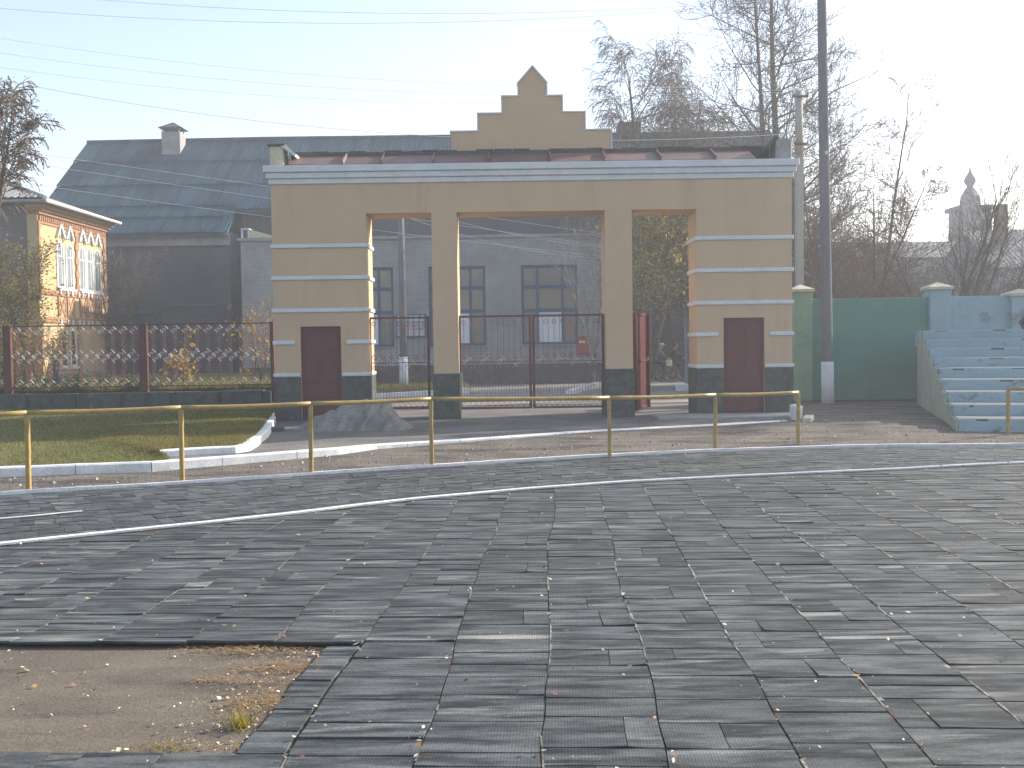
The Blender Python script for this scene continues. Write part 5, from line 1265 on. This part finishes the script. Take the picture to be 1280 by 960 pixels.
tree('bare_sapling', 'sunlit bare sapling beside the mailbox in the middle opening', 742, 41, .0, [((.05, 0, 1), 6.8, .06, (0, 0, -.2)), ((-.2, 0, 1), 5.4, .05, (0, 0, .3)), ((.2, 0, 1), 5, .05, (0, 0, .3))], dict(BUSH, kids=(8, 6, 4), start=(.3, .2, .1)), 'birchbark', 'birchbark', 42, None, 'tree')
tree('bare_tree', 'small dark bare tree between the ornate house and the hall', 152, 46.5, .5, [((.0, 0, 1), 4.6, .10, (0, 0, -.2)), ((.25, 0, 1), 4.2, .07, (0, 0, .5)), ((-.25, 0, 1), 4.2, .07, (0, 0, .5))], dict(BUSH, up=(.02, .02, -.03, -.05), ratio=(.5, .5, .5)), 'bark', 'bark', 43, GR)
# left edge
tree('leafy_tree', 'tree with small dull leaves reaching in at the upper left edge', -62, 24, .5, [((.10, 0, 1), 7.4, .13, (0, 0, -.3)), ((.22, .1, 1), 6.6, .09, (0, 0, .4))], dict(BIRCH, kids=(14, 9, 6), start=(.6, .2, .1), ratio=(.26, .45, .6), up=(.02, .03, -.08, -.22)), 'bark', 'twig', 51, None, 'tree', lf=[(1900, .032, 'dleaf', .05)])
tree('leafy_shrub', 'tall loose shrub with yellowing leaves before the grey end wall', -12, 29, .7, [((rng.gauss(.02, .16), rng.gauss(0, .2), 1), 3.9 * rng.uniform(.7, 1.0), .04, (rng.gauss(-.05, .1), rng.gauss(0, .1), -.2)) for _ in range(6)], dict(BUSH, kids=(10, 7, 4), rmin=.004, ratio=(.42, .5, .5)), 'bark', 'twig', 52, None, 'shrub', lf=[(3200, .046, 'oleaf', .14), (600, .04, 'dleaf', .12)])
tree('leafy_shrub', 'low yellow green shrub at the foot of the grey end wall', 34, 27, .7, [((rng.gauss(0, .3), rng.gauss(0, .2), 1), 1.35 * rng.uniform(.7, 1.1), .025, (rng.gauss(0, .35), rng.gauss(0, .3), -.1)) for _ in range(7)], dict(BUSH, kids=(7, 5, 4), rmin=.004), 'bark', 'twig', 53, None, 'shrub', lf=[(1300, .04, 'oleaf', .10), (200, .035, 'yleaf', .10)])
tree('yellow_shrub', 'sparse shrub with bright yellow leaves in the middle of the fence', 221, 26, .75, [((rng.gauss(0, .3), rng.gauss(0, .2), 1), .95 * rng.uniform(.7, 1.2), .014, (rng.gauss(0, .12), 0, -.1)) for _ in range(5)], dict(BUSH, kids=(6, 4, 3), rmin=.003), 'bark', 'twig', 54, 'yellow leaved shrubs behind the fence', 'shrub', lf=[(190, .05, 'yleaf', .04)])
tree('yellow_shrub', 'taller shrub with bright yellow leaves against the left pier', 324, 25.5, .7, [((rng.gauss(.15, .25), rng.gauss(0, .2), 1), 1.75 * rng.uniform(.7, 1.15), .016, (rng.gauss(0, .12), 0, -.1)) for _ in range(5)], dict(BUSH, kids=(6, 4, 3), rmin=.003), 'bark', 'twig', 55, 'yellow leaved shrubs behind the fence', 'shrub', lf=[(260, .05, 'yleaf', .05)])
tree('ground_shrub', 'low dark green creeper along the top of the garden wall', 130, 23.25, .74, [((rng.gauss(0, .6), rng.gauss(0, .3), .5), .35, .008, (rng.uniform(-2.4, 1.2), rng.gauss(0, .05), 0)) for _ in range(40)], dict(BUSH, lv=2, kids=(4, 3, 0), rmin=.003), 'bark', 'twig', 56, None, 'plant', lf=[(2600, .03, 'lawnleaf', .06)])

# ================================================================== CYCLISTS
import bmesh
def skin_body(joints, edges, radii, root, name, regions, sub=2):
    me = bpy.data.meshes.new(name); me.from_pydata(joints, edges, []); o = bpy.data.objects.new(name, me); COL.objects.link(o)
    md = o.modifiers.new('skin', 'SKIN'); md.use_smooth_shade = True
    for i, r in enumerate(radii): me.skin_vertices[0].data[i].radius = (r if hasattr(r, '__len__') else (r, r))
    me.skin_vertices[0].data[0].use_root = True
    sb = o.modifiers.new('sub', 'SUBSURF'); sb.levels = sb.render_levels = sub
    dg = bpy.context.evaluated_depsgraph_get(); ev = o.evaluated_get(dg); m2 = bpy.data.meshes.new_from_object(ev)
    bpy.data.objects.remove(o); o = bpy.data.objects.new(name, m2); COL.objects.link(o); o.parent = root
    m2.materials.clear(); mats = []
    for f in m2.polygons:
        mt_ = regions(f.center)
        if mt_ not in mats: mats.append(mt_); m2.materials.append(MT[mt_])
        f.material_index = mats.index(mt_); f.use_smooth = True
    return o
def rider(loc, label, reg, head, rz=0.0):
    root = empty('person', loc, label, 'person', rz=rz)
    J = [(-.17, 0, .97), (-.10, 0, 1.14), (-.01, 0, 1.33), (.03, 0, 1.45), (.06, 0, 1.53), (.085, 0, 1.62), (.09, 0, 1.70)]
    E = [(0, 1), (1, 2), (2, 3), (3, 4), (4, 5), (5, 6)]; Rr = [(.15, .14), (.145, .12), (.17, .12), (.10, .09), (.055, .055), (.085, .095), (.07, .08)]
    def add(p, par, r): J.append(p); E.append((par, len(J) - 1)); Rr.append(r); return len(J) - 1
    nose = add((.175, 0, 1.595), 5, .02)
    for s, kn, an in ((-1, (.24, .86), (.10, .47)), (1, (.20, .66), (.04, .25))):
        sh = add((.0, s * .19, 1.39), 2, .062); el = add((.17, s * .25, 1.19), sh, .045); wr = add((.37, s * .25, 1.07), el, .03); ha = add((.42, s * .25, 1.05), wr, (.035, .022))
        for q, (dy, ln) in enumerate(((-.03, .06), (-.01, .07), (.01, .065), (.03, .05))):
            k = add((.455, s * .25 + dy, 1.045), ha, .009); add((.455 + ln * .35, s * .25 + dy, 1.045 - ln * .6), k, .008)
        add((.42, s * .215, 1.02), ha, .010)
        hp = add((-.13, s * .10, .93), 0, .10); k = add((kn[0], s * .11, kn[1]), hp, .068); a_ = add((an[0], s * .11, an[1]), k, .042); add((an[0] + .16, s * .115, an[1] - .06), a_, (.04, .03))
    skin_body(J, E, Rr, root, 'body', reg)
    for s in (-1, 1):
        MB().tube([(.10, s * .085, 1.60), (.105, s * .1, 1.625), (.1, s * .088, 1.65)], [.012, .018, .012], 6).build('ear', MT['skin'], root, True)
        MB().tube([(.165, s * .032, 1.635), (.175, s * .032, 1.635)], [.010, .007], 6).build('eye', MT['hair'], root, True)
    MB().tube([(.155, -.028, 1.565), (.163, 0, 1.563), (.155, .028, 1.565)], .006, 5).build('mouth', MT['mailred'], root)
    if head == 'cap':
        MB().tube([(.085, 0, 1.655), (.085, 0, 1.69), (.08, 0, 1.73), (.08, 0, 1.75)], [.112, .112, .085, .03], 12).build('cap', MT['capwhite'], root, True)
        MB().obox((.2, 0, 1.665), (1, 0, -.15), (0, 1, 0), (.15, 0, 1), .065, .07, .008).build('cap_peak', MT['capwhite'], root)
    else:
        MB().tube([(.04, 0, 1.60), (.055, 0, 1.67), (.07, 0, 1.73), (.08, 0, 1.755)], [.075, .105, .085, .03], 12).build('hair', MT['hair'], root, True)
    return root
def bicycle(loc, label):
    t = empty('bicycle', loc, label, 'bicycle', 'bicycles ridden along the street')
    for x in (-.53, .53):
        wh = MB().ring((0, 0, 0), (1, 0, 0), (0, 0, 1), .335, .019, 24, 6).build('wheel', MT['black'], t, True); wh.location = (x, 0, .35)
        MB().ring((0, 0, 0), (1, 0, 0), (0, 0, 1), .31, .012, 24, 4).build('rim', MT['chrome'], wh)
        m = MB()
        for k in range(16): a_ = 2 * PI * k / 16; m.tube([(0, .03 * (-1) ** k, 0), (.31 * math.cos(a_), 0, .31 * math.sin(a_))], .0025, 3)
        m.build('spokes', MT['chrome'], wh)
        MB().tube([(x - .36 * math.cos(t_), 0, .35 + .385 * math.sin(t_)) for t_ in [i * PI / 9 for i in range(1, 8)]], .022, 6).build('mudguard', MT['bikegrey'], t)
    m = MB()
    for a_, b_ in (((-.53, .0, .35), (-.05, 0, .30)), ((-.05, 0, .30), (-.17, 0, .80)), ((-.17, 0, .76), (.36, 0, .84)), ((-.05, 0, .30), (.38, 0, .74)), ((-.53, 0, .35), (-.165, 0, .76)), ((.53, 0, .35), (.38, 0, .78)), ((.38, 0, .72), (.34, 0, .98))): m.tube([a_, b_], .018, 6)
    m.build('frame', MT['bikegrey'], t)
    MB().tube([(-.17, 0, .78), (-.18, 0, .87)], .014, 6).build('seat_post', MT['chrome'], t)
    MB().tube([(-.32, 0, .885), (-.22, 0, .90), (-.05, 0, .885)], [.08, .07, .025], 8).build('saddle', MT['black'], t, True)
    MB().tube([(.44, -.28, 1.03), (.36, -.18, 1.03), (.34, 0, .99), (.36, .18, 1.03), (.44, .28, 1.03)], .014, 6).build('handlebar', MT['chrome'], t)
    MB().ring((-.05, .05, .30), (1, 0, 0), (0, 0, 1), .09, .008, 16, 4).tube([(-.05, -.08, .30), (.08, -.08, .41)], .010, 5).tube([(-.05, .08, .3), (-.0, .08, .2)], .010, 5).build('crank', MT['chrome'], t)
    for x, y, z in ((.09, -.12, .41), (.0, .12, .19)): MB().obox((x, y, z), (1, 0, 0), (0, 1, 0), (0, 0, 1), .045, .045, .012).build('pedal', MT['black'], t)
    return t
def reg1(c):
    if c.z > 1.47 or c.x > .385 and 1.0 < c.z: return 'skin'
    if abs(c.y) > .165 and c.z > 1.02: return 'tancloth'
    if c.z > .98 and c.x < .12: return 'bluejacket'
    return 'navy' if c.z > .52 or c.x < .02 else 'black'
def reg2(c):
    if c.z > 1.47 or c.x > .36 and 1.0 < c.z: return 'skin'
    return 'navy' if c.z > .52 else 'black'
def street_z(Y): return .155 + (-.45 - .155) * (Y - 26.5) / 48.5
def xat(px, Y): return at(px, 430, Y).x
Y1, Y2 = 45.2, 46.9
bicycle((xat(824.5, Y1), Y1, street_z(Y1)), 'grey bicycle ridden by the person in the pale cap')
rider((xat(824.5, Y1), Y1, street_z(Y1)), 'person in pale cap and blue jacket riding a bicycle past the right opening', reg1, 'cap')
bicycle((xat(842.5, Y2), Y2, street_z(Y2)), 'grey bicycle ridden by the bareheaded person in dark clothes')
rider((xat(842.5, Y2), Y2, street_z(Y2)), 'bareheaded dark haired person in dark clothes cycling ahead', reg2, 'hair')
t = MB().box(-.13, .13, -.06, .06, -.28, 0).build('bag', MT['bag']); bev(t, .04, 2); t.location = (xat(824.5, Y1) + .36, Y1 - .32, street_z(Y1) + 1.0); tag(t, 'pale yellow bag hanging from the handlebar of the first bicycle', 'bag')
t = MB().box(-.16, .16, -.15, .15, 0, .3).build('basket', MT['black']); bev(t, .03); t.location = (xat(842.5, Y2) + .62, Y2, street_z(Y2) + .78); tag(t, 'dark basket on the front of the second bicycle', 'basket')

# ================================================================== HAZE
hb = MB().box(-380, 380, -75, 630, -1.2, 34).build('haze', MT['paper']); hb['kind'] = 'stuff'; hb['label'] = 'pale backlit haze'
hm = bpy.data.materials.new('haze_air'); hm.use_nodes = True; nt = hm.node_tree; nt.nodes.remove(nt.nodes['Principled BSDF'])
pv = nt.nodes.new('ShaderNodeVolumePrincipled'); pv.inputs['Color'].default_value = (.92, .95, 1, 1); pv.inputs['Density'].default_value = HAZE_D; pv.inputs['Anisotropy'].default_value = 0.25
nt.links.new(pv.outputs[0], nt.nodes['Material Output'].inputs['Volume']); hb.data.materials[0] = hm
